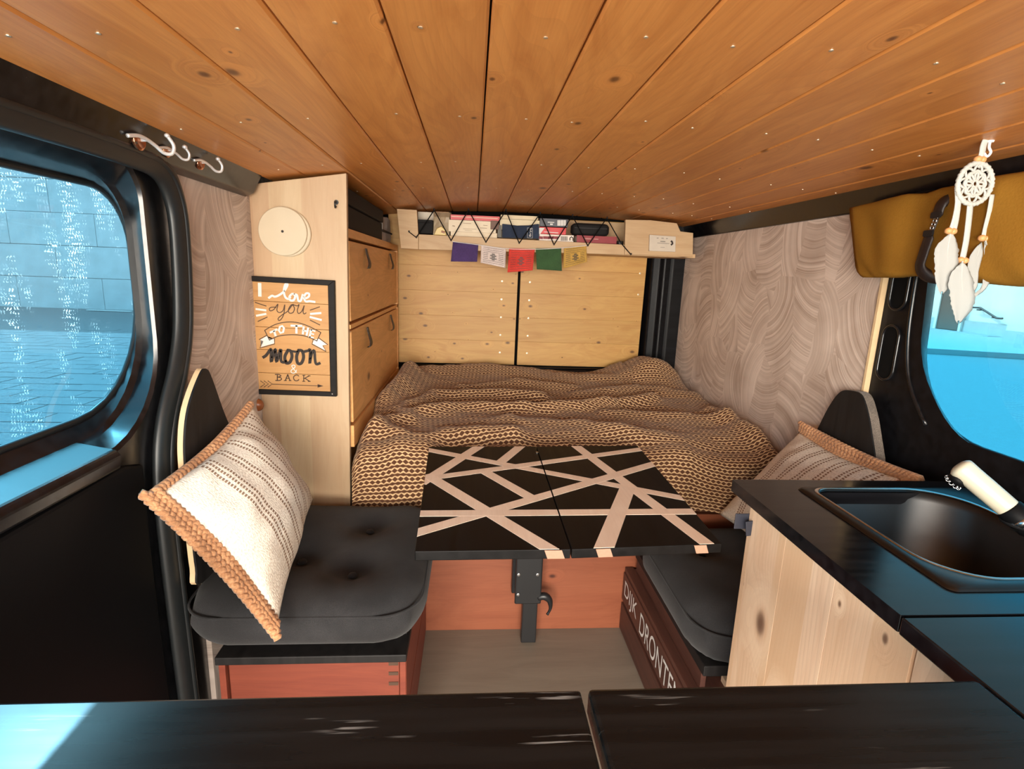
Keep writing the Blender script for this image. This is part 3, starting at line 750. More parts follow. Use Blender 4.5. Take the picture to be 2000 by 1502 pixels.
def flap(z0, z1):
    f = obj('flap_door', boxm(-0.572, XS - 0.001, 1.540, 2.472, z0, z1), M['flap'], cab, bevel=0.002)
    for yy in (1.76, 2.26):
        zt = z1 - 0.012
        pts = smoothpath([(XS + 0.001, yy, zt), (XS + 0.006, yy - 0.004, zt - 0.02), (XS + 0.014, yy - 0.012, zt - 0.045), (XS + 0.012, yy - 0.016, zt - 0.06), (XS + 0.004, yy - 0.012, zt - 0.062)], 4)
        bmm = B(); wv = [0.011, 0.011, 0.011, 0.012, 0.012, 0.013, 0.014, 0.015, 0.016, 0.017, 0.018, 0.019, 0.019, 0.019, 0.018, 0.016, 0.014]
        for k in range(len(pts) - 1):
            w0, w1 = wv[min(k, 16)] / 2 * 2.0, wv[min(k+1, 16)] / 2 * 2.0
            a, b = pts[k], pts[k+1]; t = Vector((0.003, 0, 0))
            q = [a + Vector((0, -w0, 0)), a + Vector((0, w0, 0)), b + Vector((0, w1, 0)), b + Vector((0, -w1, 0))]
            va = [bmm.verts.new(p) for p in q]; vb = [bmm.verts.new(p + t) for p in q]
            bmm.faces.new(va[::-1]); bmm.faces.new(vb)
            for e in range(4): bmm.faces.new([va[e], va[(e+1) % 4], vb[(e+1) % 4], vb[e]])
        bmesh.ops.remove_doubles(bmm, verts=bmm.verts[:], dist=1e-5); bmesh.ops.recalc_face_normals(bmm, faces=bmm.faces[:])
        obj('leather_pull', bmm, M['leather_brown'], f)
flap(0.968, 1.190); flap(0.672, 0.942)
# lid-shaped disc on the panel
dc = thing('round_vent_cover', 'cream round wooden cover with a small centre hole, above the framed sign', 'cover', (-0.72, YF, 1.205))
c1 = at(552, 452, 'Y', YF - 0.016); c2 = at(562, 455, 'Y', YF)
obj('rear_disc', lathe(B(), [(0.062, 0), (0.062, -0.007), (0.060, -0.009)], (c2.x, YF, c2.z), 'Y', 48), M['disc'], dc)
obj('front_disc', lathe(B(), [(0.061, -0.0095), (0.0625, -0.011), (0.0625, -0.016), (0.061, -0.0175)], (c1.x, YF, c1.z), 'Y', 48), M['disc'], dc)
obj('centre_hole', lathe(B(), [(0.0035, -0.0172), (0.0035, -0.0178)], (c1.x, YF, c1.z), 'Y', 14), M['ink'], dc)
# small screw hook
hk = thing('screw_hook', 'small black screw hook near the top corner of the cabinet panel', 'hook', (-0.577, YF, 1.28))
h0 = at(657, 395, 'Y', YF)
obj('hook', tube(B(), smoothpath([h0, h0 + Vector((0, -.012, .001)), h0 + Vector((0.001, -.02, -.006)), h0 + Vector((0, -.014, -.015)), h0 + Vector((0, -.006, -.012))], 4), 0.0022), M['iron'], hk, smooth=True)
obj('plate', lathe(B(), [(0.006, 0), (0.006, -0.002)], h0, 'Y', 14), M['iron'], hk)
# wooden knob behind the cushion
kb = at(508, 787, 'Y', YF)
bm = lathe(B(), [(0.007, 0), (0.007, -0.006), (0.014, -0.012), (0.019, -0.022), (0.016, -0.032), (0.006, -0.037)], (kb.x, YF, kb.z), 'Y', 20)
tag(obj('knob', bm, M['brownknob'], smooth=True), 'shiny brown wooden knob on the cabinet panel under the framed sign', 'knob')

# framed hand-lettered sign
def S(cx, cy, y=YF - 0.014): return at(470 + cx / 5.775, 530 + cy / 5.775, 'Y', y)
sg = thing('lettered_sign', 'black framed wooden sign with hand lettering, hung on the cabinet panel', 'sign', S(570, 730, YF))
TL, TR, BR, BL = (62, 48), (1055, 104), (1080, 1415), (147, 1385)
itl, itr, ibr, ibl = (124, 112), (984, 160), (1012, 1360), (190, 1330)
def lerp(a, b, t): return (a[0] + (b[0] - a[0]) * t, a[1] + (b[1] - a[1]) * t)
for q in ((TL, TR, itr, itl), (TR, BR, ibr, itr), (BR, BL, ibl, ibr), (BL, TL, itl, ibl)):
    obj('frame_piece', prism(B(), [S(*p, YF - 0.016) for p in q], (0, 0.014, 0)), M['frameblack'], sg, bevel=0.0012)
seam = [0, 0.180, 0.42, 0.63, 0.845, 1.0]
for t0, t1 in zip(seam, seam[1:]):
    t1 -= 0.003
    q = [lerp(itl, ibl, t0), lerp(itr, ibr, t0), lerp(itr, ibr, t1), lerp(itl, ibl, t1)]
    obj('board', prism(B(), [S(*p, YF - 0.012) for p in q], (0, 0.010, 0)), M['signwood'], sg, bevel=0.0006)
for c in ((172, 1358), (1035, 1382)):
    p = S(*c, YF - 0.016); obj('screw', lathe(B(), [(0.0022, 0), (0.002, -0.001)], p, 'Y', 10), M['steel'], sg)
SN = (0, -1, 0); SY = YF - 0.0122
PXM = 1.0 / (5.775 * 1040 / 1.60)
def strokes(name, lst, mat, label=None, sm=True, off=0.0):
    bm = B()
    for w, pts in lst:
        pp = [S(*p, SY - off) for p in pts]
        if sm and len(pp) > 2: pp = smoothpath(pp, 5)
        ribbon(bm, pp, w * PXM, SN)
    o = obj(name, bm, mat, sg)
    if label: o['label'] = label
    return o
strokes('letter_i', [(34, [(215, 140), (218, 275)])], M['whiteink'], 'white printed capital I', False)
strokes('word_love', [(21, [(318, 300), (355, 275), (385, 285), (430, 270), (490, 225), (530, 152), (506, 146), (488, 220), (505, 290), (540, 312), (560, 290)]), (21, [(580, 255), (552, 285), (562, 325), (597, 325), (616, 285), (600, 256), (580, 255)]),
    (21, [(606, 262), (636, 268), (652, 330), (680, 328), (702, 262)]), (20, [(702, 270), (725, 305), (768, 285), (772, 252), (738, 250), (716, 295), (735, 338), (780, 336), (838, 345)])], M['whiteink'], 'white script word love')
strokes('word_you', [(9, [(400, 405), (350, 405), (325, 420), (335, 445), (375, 430), (415, 375), (420, 380), (410, 440), (440, 465), (480, 440), (498, 375), (490, 470), (465, 530), (435, 555), (425, 530), (470, 490), (530, 450), (580, 385), (600, 375), (570, 380), (540, 430), (550, 470), (590, 465), (608, 420), (595, 380), (640, 390), (660, 375), (640, 440), (655, 475), (690, 450), (718, 385), (705, 450), (715, 480), (740, 468)])], M['brownink'], 'brown script word you')
rays_d = [(9, [(165, 350), (290, 392)]), (9, [(195, 565), (302, 515)]), (9, [(785, 438), (892, 400)]), (9, [(785, 550), (895, 605)])]
rays_w = [(20, [(175, 425), (285, 440)]), (20, [(180, 500), (285, 480)]), (20, [(790, 480), (905, 470)]), (20, [(785, 515), (910, 548)])]
strokes('dark_ray', rays_d, M['brownink'], None, False); strokes('white_ray', rays_w, M['whiteink'], 'white painted ray marks', False)
arc_t = [(272, 665), (390, 600), (520, 572), (650, 580), (780, 625), (905, 690)]
arc_b = [(325, 775), (430, 730), (560, 715), (690, 722), (780, 748), (860, 785)]
strokes('banner_outline', [(9, arc_t), (9, arc_b)], M['brownink'])
strokes('banner_end', [(9, [(272, 665), (325, 775)])], M['brownink'], None, False)
strokes('banner_end', [(9, [(905, 690), (860, 785)])], M['brownink'], None, False)
strokes('banner_fold', [(8, [(295, 722), (208, 770), (245, 790), (215, 865), (385, 818), (383, 760)])], M['brownink'], None, False)
strokes('banner_fold', [(8, [(885, 752), (985, 828), (930, 840), (965, 905), (805, 820), (820, 765)])], M['brownink'], None, False)
for q in (((300, 728), (222, 770), (258, 790), (228, 855), (378, 812), (376, 760), (328, 778)), ((880, 760), (972, 826), (920, 836), (955, 893), (812, 815), (826, 770), (862, 788))):
    bm = B(); bm.faces.new([bm.verts.new(S(*p, SY - 0.0003)) for p in q]); bmesh.ops.triangulate(bm, faces=bm.faces[:])
    obj('banner_tail', bm, M['whiteink'], sg)['label'] = 'pale banner tail'
strokes('words_to_the', [(20, [(335, 690), (410, 655)]), (22, [(378, 672), (395, 725)]),
    (20, [(445, 625), (430, 665), (450, 695), (480, 685), (490, 640), (470, 615), (445, 625)]),
    (20, [(570, 612), (690, 615)]), (22, [(630, 615), (630, 695)]), (20, [(712, 625), (702, 705)]), (20, [(762, 640), (745, 720)]), (16, [(708, 665), (755, 680)]),
    (20, [(795, 660), (778, 740)]), (14, [(795, 660), (840, 675)]), (14, [(788, 700), (825, 710)]), (14, [(778, 738), (822, 748)])], M['whiteink'], 'white capitals TO THE', False, 0.0002)
strokes('word_moon', [(30, [(255, 970), (290, 945), (330, 890), (345, 890), (345, 1020), (375, 920), (395, 885), (405, 1020), (440, 910), (455, 890), (455, 1000), (480, 1025), (520, 1015)]),
    (32, [(535, 890), (500, 960), (510, 1030), (555, 1025), (580, 960), (565, 900), (535, 890)]), (32, [(655, 890), (632, 960), (645, 1035), (685, 1035), (710, 970), (695, 900), (655, 890)]),
    (28, [(700, 910), (760, 895), (785, 890), (780, 1040), (800, 930), (830, 895), (840, 1000), (855, 1045), (895, 1035)]), (24, [(575, 900), (640, 910)])], M['ink'], 'thick black script word moon')
strokes('ampersand', [(8, [(632, 1140), (580, 1075), (590, 1058), (612, 1062), (610, 1085), (572, 1115), (575, 1142), (610, 1145), (632, 1112)])], M['whiteink'], 'white ampersand')
strokes('word_back', [(11, [(415, 1165), (415, 1228)]), (10, [(390, 1163), (430, 1163), (455, 1178), (430, 1192), (415, 1193)]), (10, [(415, 1193), (450, 1198), (462, 1215), (440, 1230), (395, 1230)])], M['brownink'])
strokes('letter', [(11, [(505, 1230), (532, 1165)]), (11, [(532, 1165), (558, 1232)]), (8, [(516, 1208), (550, 1208)]), (8, [(490, 1231), (520, 1231)]), (8, [(545, 1232), (572, 1232)]),
    (9, [(712, 1172), (712, 1240)]), (9, [(775, 1178), (716, 1210)]), (10, [(725, 1205), (778, 1240)]), (8, [(698, 1172), (728, 1172)]), (8, [(698, 1240), (728, 1240)]), (8, [(760, 1178), (786, 1178)]), (8, [(762, 1241), (788, 1241)])], M['brownink'], None, False)
strokes('letter', [(10, [(655, 1180), (635, 1168), (605, 1180), (598, 1205), (612, 1230), (640, 1233), (658, 1220)])], M['brownink'])
strokes('arrow', [(7, [(360, 1272), (900, 1292)])] + [(8, [(x, 1235), (x + 50, 1270), (x, 1305)]) for x in (225, 265, 308)], M['brownink'], None, False)
bm = B(); bm.faces.new([bm.verts.new(S(*p, SY - 0.0006)) for p in ((868, 1272), (868, 1312), (935, 1293))]); obj('arrow_head', bm, M['brownink'], sg)

# black box and small packet on top of the cabinet
bx = thing('storage_box', 'long black storage box on top of the cabinet, under the ceiling', 'box', (-0.67, 1.85, 1.224))
obj('body', boxm(-0.775, -0.565, 1.545, 2.16, 1.224, 1.288), M['boxblack'], bx, bevel=0.004)
obj('lid', boxm(-0.770, -0.560, 1.54, 2.165, 1.290, 1.334), M['boxblack'], bx, bevel=0.004)
pk = thing('paper_packet', 'crumpled pale packet beside the black box on the cabinet top', 'packet', (-0.66, 2.27, 1.224))
bm = boxm(-0.74, -0.575, 2.20, 2.42, 1.224, 1.325); bmesh.ops.subdivide_edges(bm, edges=bm.edges[:], cuts=4, use_grid_fill=True)
for v in bm.verts: v.co += Vector((noise.noise(v.co * 22), noise.noise(v.co * 25 + Vector((5, 0, 0))), 0.5 * noise.noise(v.co * 20 + Vector((0, 9, 0))) - .3)) * 0.012
for v in bm.verts: v.co.z = max(v.co.z, 1.2235)
obj('wrapper', bm, col('packet_paper', (0.42, 0.37, 0.33)), pk)
obj('band', boxm(-0.745, -0.566, 2.19, 2.43, 1.262, 1.268), M['ink'], pk)

# ------------------------------------------------------------------ overhead shelf with books
YS = 2.30
sh = thing('overhead_shelf', 'pale wooden shelf hung under the ceiling above the rear doors', 'shelf', (0.1, 2.42, 1.22))
def P2(px, py, y=YS): return at(px, py, 'Y', y)
obj('left_upright', prism(B(), [P2(*p) for p in ((775, 408), (814, 410), (817, 458), (817, 487), (783, 485))], (0, 0.02, 0)), M['shelf'], sh, bevel=0.001)
obj('front_rail', prism(B(), [P2(*p) for p in ((817.5, 457.5), (1219.5, 478), (1219.5, 497), (817.5, 487))], (0, 0.02, 0)), M['shelf'], sh, bevel=0.001)
obj('right_panel', prism(B(), [P2(*p) for p in ((1222, 429), (1270, 430), (1322, 436), (1329, 452), (1354, 455), (1353, 502), (1220, 497))], (0, 0.02, 0)), M['shelf'], sh, bevel=0.001)
obj('bottom_board', boxm(-0.515, 0.75, YS + 0.021, 2.545, 1.212, 1.228), M['shelf'], sh)
obj('backing', boxm(-0.515, 0.75, 2.532, 2.546, 1.229, 1.365), M['shelf'], sh)
zig = [(799, 453), (813, 464), (848, 410), (881, 470), (915, 410), (949, 473), (988, 411), (1014, 475), (1055, 417), (1082, 478), (1118, 421), (1148, 480), (1185, 426), (1213, 475), (1232, 497)]
zp = []
for i, (x, y) in enumerate(zig):
    top = i % 2 == 0 and 0 < i < len(zig) - 1
    zp.append(P2(x, y, YS - 0.005) if not top else P2(x, y, YS - 0.003))
bm = B()
for a, b in zip(zp, zp[1:]): tube(bm, [a, b], 0.0022, 6)
obj('elastic_cord', bm, M['cord'], sh)
bm = B()
for i, p in enumerate(zp):
    q = Vector((p.x, YS - 0.001, p.z)); tube(bm, [q, q + Vector((0, -0.009, 0)), q + Vector((0, -0.010, 0.005))], 0.003, 6)
obj('cord_hooks', bm, M['iron'], sh, kind='stuff')

GB = 'books and boxes on the overhead shelf'
def flat_item(name, label, cat, x0, x1, y0, y1, depth, mat, page=None, yf=YS + 0.03, rest=None):
    """an item lying on the shelf: front face from pixel box at Y=yf, real depth behind it"""
    xm = (x0 + x1) / 2
    a, b = P2(x0, y1, yf), P2(x1, y0, yf)
    X0, X1 = a.x, b.x; Z0, Z1 = (P2(xm, y1, yf).z if rest is None else rest), P2(xm, y0, yf).z
    t = thing(name, label, cat, ((X0 + X1) / 2, yf + depth / 2, Z0), GB)
    if page:
        e = 0.0022
        bm = B(); box(bm, X0, X1, yf, yf + depth, Z0, Z0 + e); box(bm, X0, X1, yf, yf + depth, Z1 - e, Z1); box(bm, X0, X1, yf, yf + e, Z0 + e, Z1 - e)
        obj('cover', bm, mat, t)
        obj('pages', boxm(X0 + .002, X1 - .002, yf + e, yf + depth - .003, Z0 + e, Z1 - e), page, t)
    else:
        obj('carton', boxm(X0, X1, yf, yf + depth, Z0, Z1), mat, t, bevel=0.0015)
    return t, X0, X1, Z0, Z1, yf
PG = col('paper_pages', (0.74, 0.66, 0.54)); ZB = 1.2285
bt = flat_item('pouch', 'small black zip pouch at the left end of the overhead shelf', 'pouch', 814, 845, 429, 456, 0.10, M['boxblack'])
obj('zip', tube(B(), [(bt[1] + .004, YS + .029, bt[4] - .012), (bt[2] - .004, YS + .029, bt[4] - .012)], .0015, 6), M['iron'], bt[0])
flat_item('paper_box', 'pale paper box behind the black pouch on the overhead shelf', 'box', 816, 850, 414, 456, 0.08, PG, yf=YS + 0.14, rest=ZB)
jar = thing('spice_bag', 'crinkled beige bag of food beside the black pouch on the shelf', 'bag', (P2(862, 440, 2.37).x, 2.37, ZB), GB)
q0, q1 = P2(846, 456, 2.34), P2(879, 414, 2.34)
bm = boxm(q0.x, q1.x, 2.345, 2.41, ZB, q1.z); bmesh.ops.subdivide_edges(bm, edges=bm.edges[:], cuts=5, use_grid_fill=True)
for v in bm.verts:
    v.co.x += 0.006 * noise.noise(v.co * 60); v.co.y += 0.008 * noise.noise(v.co * 55 + Vector((4, 0, 0)))
    if v.co.z > q1.z - 0.02: v.co.y = 2.378 + (v.co.y - 2.378) * 0.4
obj('sack', bm, col('beige_foil', (0.40, 0.31, 0.20), 0.35), jar)
obj('tie', boxm(q0.x + .006, q1.x - .006, 2.37, 2.386, q1.z - .006, q1.z + .002), M['bead'], jar)
yl = thing('yellow_tube', 'small crumpled yellow packet in front of the beige bag on the shelf', 'packet', (P2(859, 450, 2.325).x, 2.325, ZB), GB)
bm = prism(B(), [P2(*p, 2.322) for p in ((847, 459), (853, 446), (862, 442), (869, 448), (872, 460))], (0, 0.018, 0)); obj('wrapper', bm, col('yellow_foil', (0.60, 0.42, 0.10), 0.35), yl, bevel=.002)
obj('cap', tube(B(), [P2(862, 452, 2.319), P2(869, 454, 2.319)], 0.004, 10), M['brownknob'], yl)
flat_item('book', 'thick cream book at the bottom of the left book stack', 'book', 880, 971, 454, 474, 0.13, col('cream_cover', (0.74, 0.62, 0.44)), PG)
b2 = flat_item('book', 'cream book with printed spine lines, middle of the left book stack', 'book', 876, 969, 431, 453.6, 0.13, col('ivory_cover', (0.76, 0.65, 0.48)), PG)
bm = B()
for (xa, xb, yy, w) in ((905, 920, 436, 1.6), (884, 888, 441, 3), (944, 952, 440, 1.6), (938, 951, 445, 1.6), (905, 930, 447, 1.2), (908, 922, 450, 1.0)):
    ribbon(bm, [P2(xa, yy, b2[5]), P2(xb, yy + .8, b2[5])], w * .0022 * .6, (0, -1, 0))
obj('spine_print', bm, col('spine_grey', (0.35, 0.25, 0.16)), b2[0])
b3 = flat_item('book', 'red and pink spined book on top of the left book stack', 'book', 880, 976, 421, 430.6, 0.13, col('red_cover', (0.55, 0.03, 0.035), 0.4), PG)
bm = B(); ribbon(bm, [P2(882, 422.5, b3[5]), P2(972, 427, b3[5])], .004, (0, -1, 0)); obj('spine_band', bm, col('pink_band', (0.74, 0.45, 0.36)), b3[0])
flat_item('small_box', 'little brown box tucked behind the blue bag on the shelf', 'box', 958, 975, 431, 448, 0.05, col('brown_card', (0.16, 0.085, 0.06)), yf=YS + 0.022)
flat_item('book', 'cream paperback lying above the blue bag on the shelf', 'book', 978, 1051, 421, 428.6, 0.12, col('sand_cover', (0.70, 0.58, 0.38)), PG, yf=YS + 0.045)
flat_item('book', 'pale yellow paperback directly under the cream one, behind the blue bag', 'book', 976, 1054, 429.2, 450, 0.12, col('straw_cover', (0.72, 0.62, 0.42)), PG, yf=YS + 0.045)
bb = thing('blue_bag', 'navy blue fabric bag with a small vertical white name tag', 'bag', (P2(1017, 466, YS + .03).x, YS + .06, ZB), GB)
pts = [P2(*p, YS + 0.024) for p in ((981, 464), (981, 437), (990, 438), (1010, 440.5), (1032, 440), (1045, 438), (1053, 437), (1053, 466))]
obj('pouch', prism(B(), pts, (0, 0.018, 0)), fabric('navy_fabric', (0.018, 0.030, 0.060), scale=500, col2=(0.03, 0.05, 0.09)), bb, bevel=.003)
obj('side_strap', prism(B(), [P2(*p, YS + 0.026) for p in ((972, 463), (972, 439), (979.5, 440), (979.5, 464))], (0, 0.012, 0)), col('olive_strap', (0.12, 0.115, 0.095)), bb)
p0 = P2(1036.5, 462, YS + 0.0225)
obj('name_tag', text_bm('Brya', p0, (0, 0, 1), (-1, 0, 0), 0.011, 0.0008, 0.034), M['whiteink'], bb)
bm = B(); cs = [P2(*p, YS + 0.0225) for p in ((1030, 464.5), (1040, 465), (1040, 445.5), (1030, 445))]
for a, b in zip(cs, cs[1:] + cs[:1]): ribbon(bm, [a, b], .0009, (0, -1, 0), .0006)
obj('tag_border', bm, M['whiteink'], bb)
for o in bb.children:
    if o.name.startswith('name_tag'):
        for v in o.data.vertices: v.co.x += 0.0 ; v.co.x += 0.004
b5 = flat_item('game_box', 'dark slate box with a printed barcode, above the red box on the shelf', 'box', 1054, 1110, 427, 443, 0.11, col('slate_card', (0.055, 0.058, 0.075), 0.4))
bm = B()
for i in range(9):
    xx = 1089 + i * 1.9; ribbon(bm, [P2(xx, 430.5, b5[5]), P2(xx, 440.5, b5[5])], .0042 if i % 3 else .0026, (0, -1, 0), .0016)
ribbon(bm, [P2(1070, 434, b5[5]), P2(1082, 434.6, b5[5])], .0035, (0, -1, 0), .0016); ribbon(bm, [P2(1075, 438, b5[5]), P2(1079, 438.2, b5[5])], .006, (0, -1, 0), .0016)
obj('printed_label', bm, M['whiteink'], b5[0])
b6 = flat_item('game_box', 'bright red box under the slate barcode box on the shelf', 'box', 1053, 1106, 444, 457.5, 0.11, col('bright_red_card', (0.60, 0.035, 0.04), 0.4))
bm = B(); f = bm.faces.new([bm.verts.new(P2(*p, b6[5] - .0008)) for p in ((1053, 445), (1064, 445), (1055, 457), (1053, 457))]); ribbon(bm, [P2(1063, 453, b6[5]), P2(1090, 455, b6[5])], .003, (0, -1, 0), .0016)
obj('printed_corner', bm, M['whiteink'], b6[0])
b7 = flat_item('game_box', 'white box with dark red print at the bottom, under the bright red box', 'box', 1053, 1121, 458.2, 472, 0.11, col('white_card', (0.74, 0.66, 0.58), 0.5), yf=YS + 0.025)
bm = B()
for (xa, xb) in ((1054, 1059), (1062, 1072), (1073, 1079), (1080, 1089)): ribbon(bm, [P2(xa, 464, b7[5]), P2(xb, 464.5, b7[5])], .011, (0, -1, 0), .0016)
obj('red_print', bm, col('dark_red_ink', (0.22, 0.03, 0.04)), b7[0])
bm = B()
for i in range(7): ribbon(bm, [P2(1096 + i * 1.9, 462, b7[5]), P2(1096 + i * 1.9, 470, b7[5])], .0022, (0, -1, 0), .0016)
ribbon(bm, [P2(1113, 469, b7[5]), P2(1113, 465, b7[5]), P2(1116, 462.5, b7[5]), P2(1119, 465, b7[5]), P2(1119, 470, b7[5])], .0045, (0, -1, 0), .0016)
obj('barcode', bm, M['ink'], b7[0])
gc = thing('glasses_case', 'long rounded black case lying on the dark red book', 'case', (P2(1155, 448, 2.37).x, 2.37, P2(1155, 459, 2.33).z), GB)
q0, q1 = P2(1118, 458.5, 2.325), P2(1192, 437.5, 2.325)
lp = lambda x, k: [(x, 2.36 + (p[0]) * k, (q0.z + q1.z) / 2 + p[1] * k) for p in rrect(-.03, .03, -(q1.z - q0.z) / 2, (q1.z - q0.z) / 2, .014)]
obj('shell', bridge(B(), [lp(q0.x, .6), lp(q0.x + .008, .9), lp(q0.x + .02, 1), lp(q1.x - .02, 1), lp(q1.x - .008, .9), lp(q1.x, .6)], True, True), M['boxblack'], gc, smooth=True)
obj('seam', boxm(q0.x + .01, q1.x - .01, 2.3292, 2.335, (q0.z + q1.z) / 2 + .004, (q0.z + q1.z) / 2 + .0055), M['iron'], gc)
b8 = flat_item('book', 'dark red hardback under the black glasses case', 'book', 1126, 1205, 461, 475, 0.12, col('wine_cover', (0.26, 0.022, 0.03), 0.5), PG, yf=YS + 0.026)
bm = B(); ribbon(bm, [P2(1142, 466, b8[5]), P2(1154, 466.6, b8[5])], .005, (0, -1, 0), .0016); ribbon(bm, [P2(1160, 467, b8[5]), P2(1168, 467.4, b8[5])], .004, (0, -1, 0), .0016); obj('spine_title', bm, col('faded_pink_ink', (0.45, 0.20, 0.18)), b8[0])
to = thing('torch', 'stubby black torch standing at the right end of the shelf', 'torch', (P2(1212, 476, 2.345).x, 2.345, ZB), GB)
obj('barrel', lathe(B(), [(.011, 0), (.011, .022), (.0125, .024)], (P2(1211, 470, 2.345).x, 2.345, ZB), 'Z', 16), M['boxblack'], to)
obj('head', lathe(B(), [(.0135, .024), (.0145, .034), (.0145, .042), (.012, .043)], (P2(1211, 470, 2.345).x, 2.345, ZB), 'Z', 16), M['iron'], to)
# small wooden plaque on the right panel
pl = thing('small_plaque', 'little white plaque with faint lettering on the right end of the shelf', 'plaque', P2(1295, 475))
q = [P2(*p, YS - 0.011) for p in ((1269, 458.5), (1320, 462), (1319, 492), (1268, 490))]
obj('plate', prism(B(), q, (0, 0.010, 0)), col('plaque_paint', (0.56, 0.49, 0.40)), pl, bevel=.0008)
bm = B()
for (xa, ya, xb, yb, w) in ((1283, 465, 1286, 465, .003), (1292, 465.2, 1296, 465.5, .003), (1301, 466, 1304, 466, .003), (1290, 471.5, 1299, 472, .004), (1284, 474.5, 1307, 476, .0022), (1290, 483, 1298, 483.4, .0018)):
    ribbon(bm, [P2(xa, ya, YS - .0112), P2(xb, yb, YS - .0112)], w, (0, -1, 0))
obj('small_print', bm, col('grey_print', (0.22, 0.20, 0.17)), pl)
bm = B(); ribbon(bm, [P2(*p, YS - .0112) for p in ((1311, 471), (1313, 473), (1313.5, 476), (1311, 478))], .008, (0, -1, 0)); obj('dark_mark', bm, M['ink'], pl)

# prayer flags
fl = thing('prayer_flags', 'string of five small coloured prayer flags hung across the shelf front', 'flags', P2(1015, 480, YS - .01))
def F8(x, y, yy=YS - 0.016): return at(800 + x / 4.545, 390 + y / 4.545, 'Y', yy)
obj('string', tube(B(), smoothpath([F8(380, 372), F8(620, 402), F8(860, 435), F8(1110, 440), F8(1360, 428), F8(1572, 408)], 4), .0014, 6), M['whiteink'], fl)
FC = [('violet_flag', (0.055, 0.028, 0.115), ((385, 370), (610, 396), (600, 552), (365, 549)), False),
      ('white_flag', (0.60, 0.50, 0.46), ((636, 405), (856, 438), (850, 606), (630, 560)), True),
      ('red_flag', (0.62, 0.045, 0.03), ((884, 430), (1112, 438), (1092, 628), (868, 646)), True),
      ('green_flag', (0.028, 0.075, 0.024), ((1120, 432), (1346, 430), (1353, 633), (1130, 618)), False),
      ('yellow_flag', (0.46, 0.27, 0.055), ((1372, 430), (1570, 410), (1578, 552), (1364, 612)), True)]
for nm, c, q, pr_ in FC:
    bm = B(); n = 12; g = []
    def fp(i, j, off=0.0):
        a = lerp(q[0], q[1], i / n); b = lerp(q[3], q[2], i / n); p = lerp(a, b, j / n)
        v = F8(*p); v.y += -0.004 * math.sin(i / n * 7 + len(nm)) * (j / n) - off + 0.002 * math.sin(j / n * 5)
        return v
    front = [[bm.verts.new(fp(i, j)) for i in range(n + 1)] for j in range(n + 1)]
    for j in range(n):
        for i in range(n): bm.faces.new([front[j][i], front[j+1][i], front[j+1][i+1], front[j][i+1]])
    o = obj(nm, bm, fabric(nm + '_cotton', c, scale=500, col2=tuple(x * 1.35 for x in c)), fl, smooth=True)
    s_ = o.modifiers.new('thickness', 'SOLIDIFY'); s_.thickness = 0.0008
    o['label'] = nm.split('_')[0] + (' flag with dark block print' if pr_ else ' plain flag')
    if pr_:
        bm = B(); random.seed(len(nm))
        for k in range(9):
            j = 1.0 + k * 1.2
            if 4.0 < j < 8.5:
                for (ia, ib) in ((1.2, 3.4), (8.6, 10.8)): ribbon(bm, [fp(ia + (ib - ia) * t / 3, j, .0010) for t in range(4)], .0022, (0, -1, 0))
            else: ribbon(bm, [fp(1 + 10 * t / 7, j, .0010) for t in range(8)], .0016, (0, -1, 0))
        for (i, j, w) in ((6, 4.8, .007), (5.2, 5.8, .006), (6.8, 5.8, .006), (6, 6.6, .010), (5, 7.6, .005), (7, 7.6, .005), (6, 8.2, .008)):
            ribbon(bm, [fp(i - .5, j, .0012), fp(i + .5, j, .0012)], w, (0, -1, 0))
        obj('block_print', bm, col(nm + '_ink', tuple(x * 0.25 for x in c)), o)

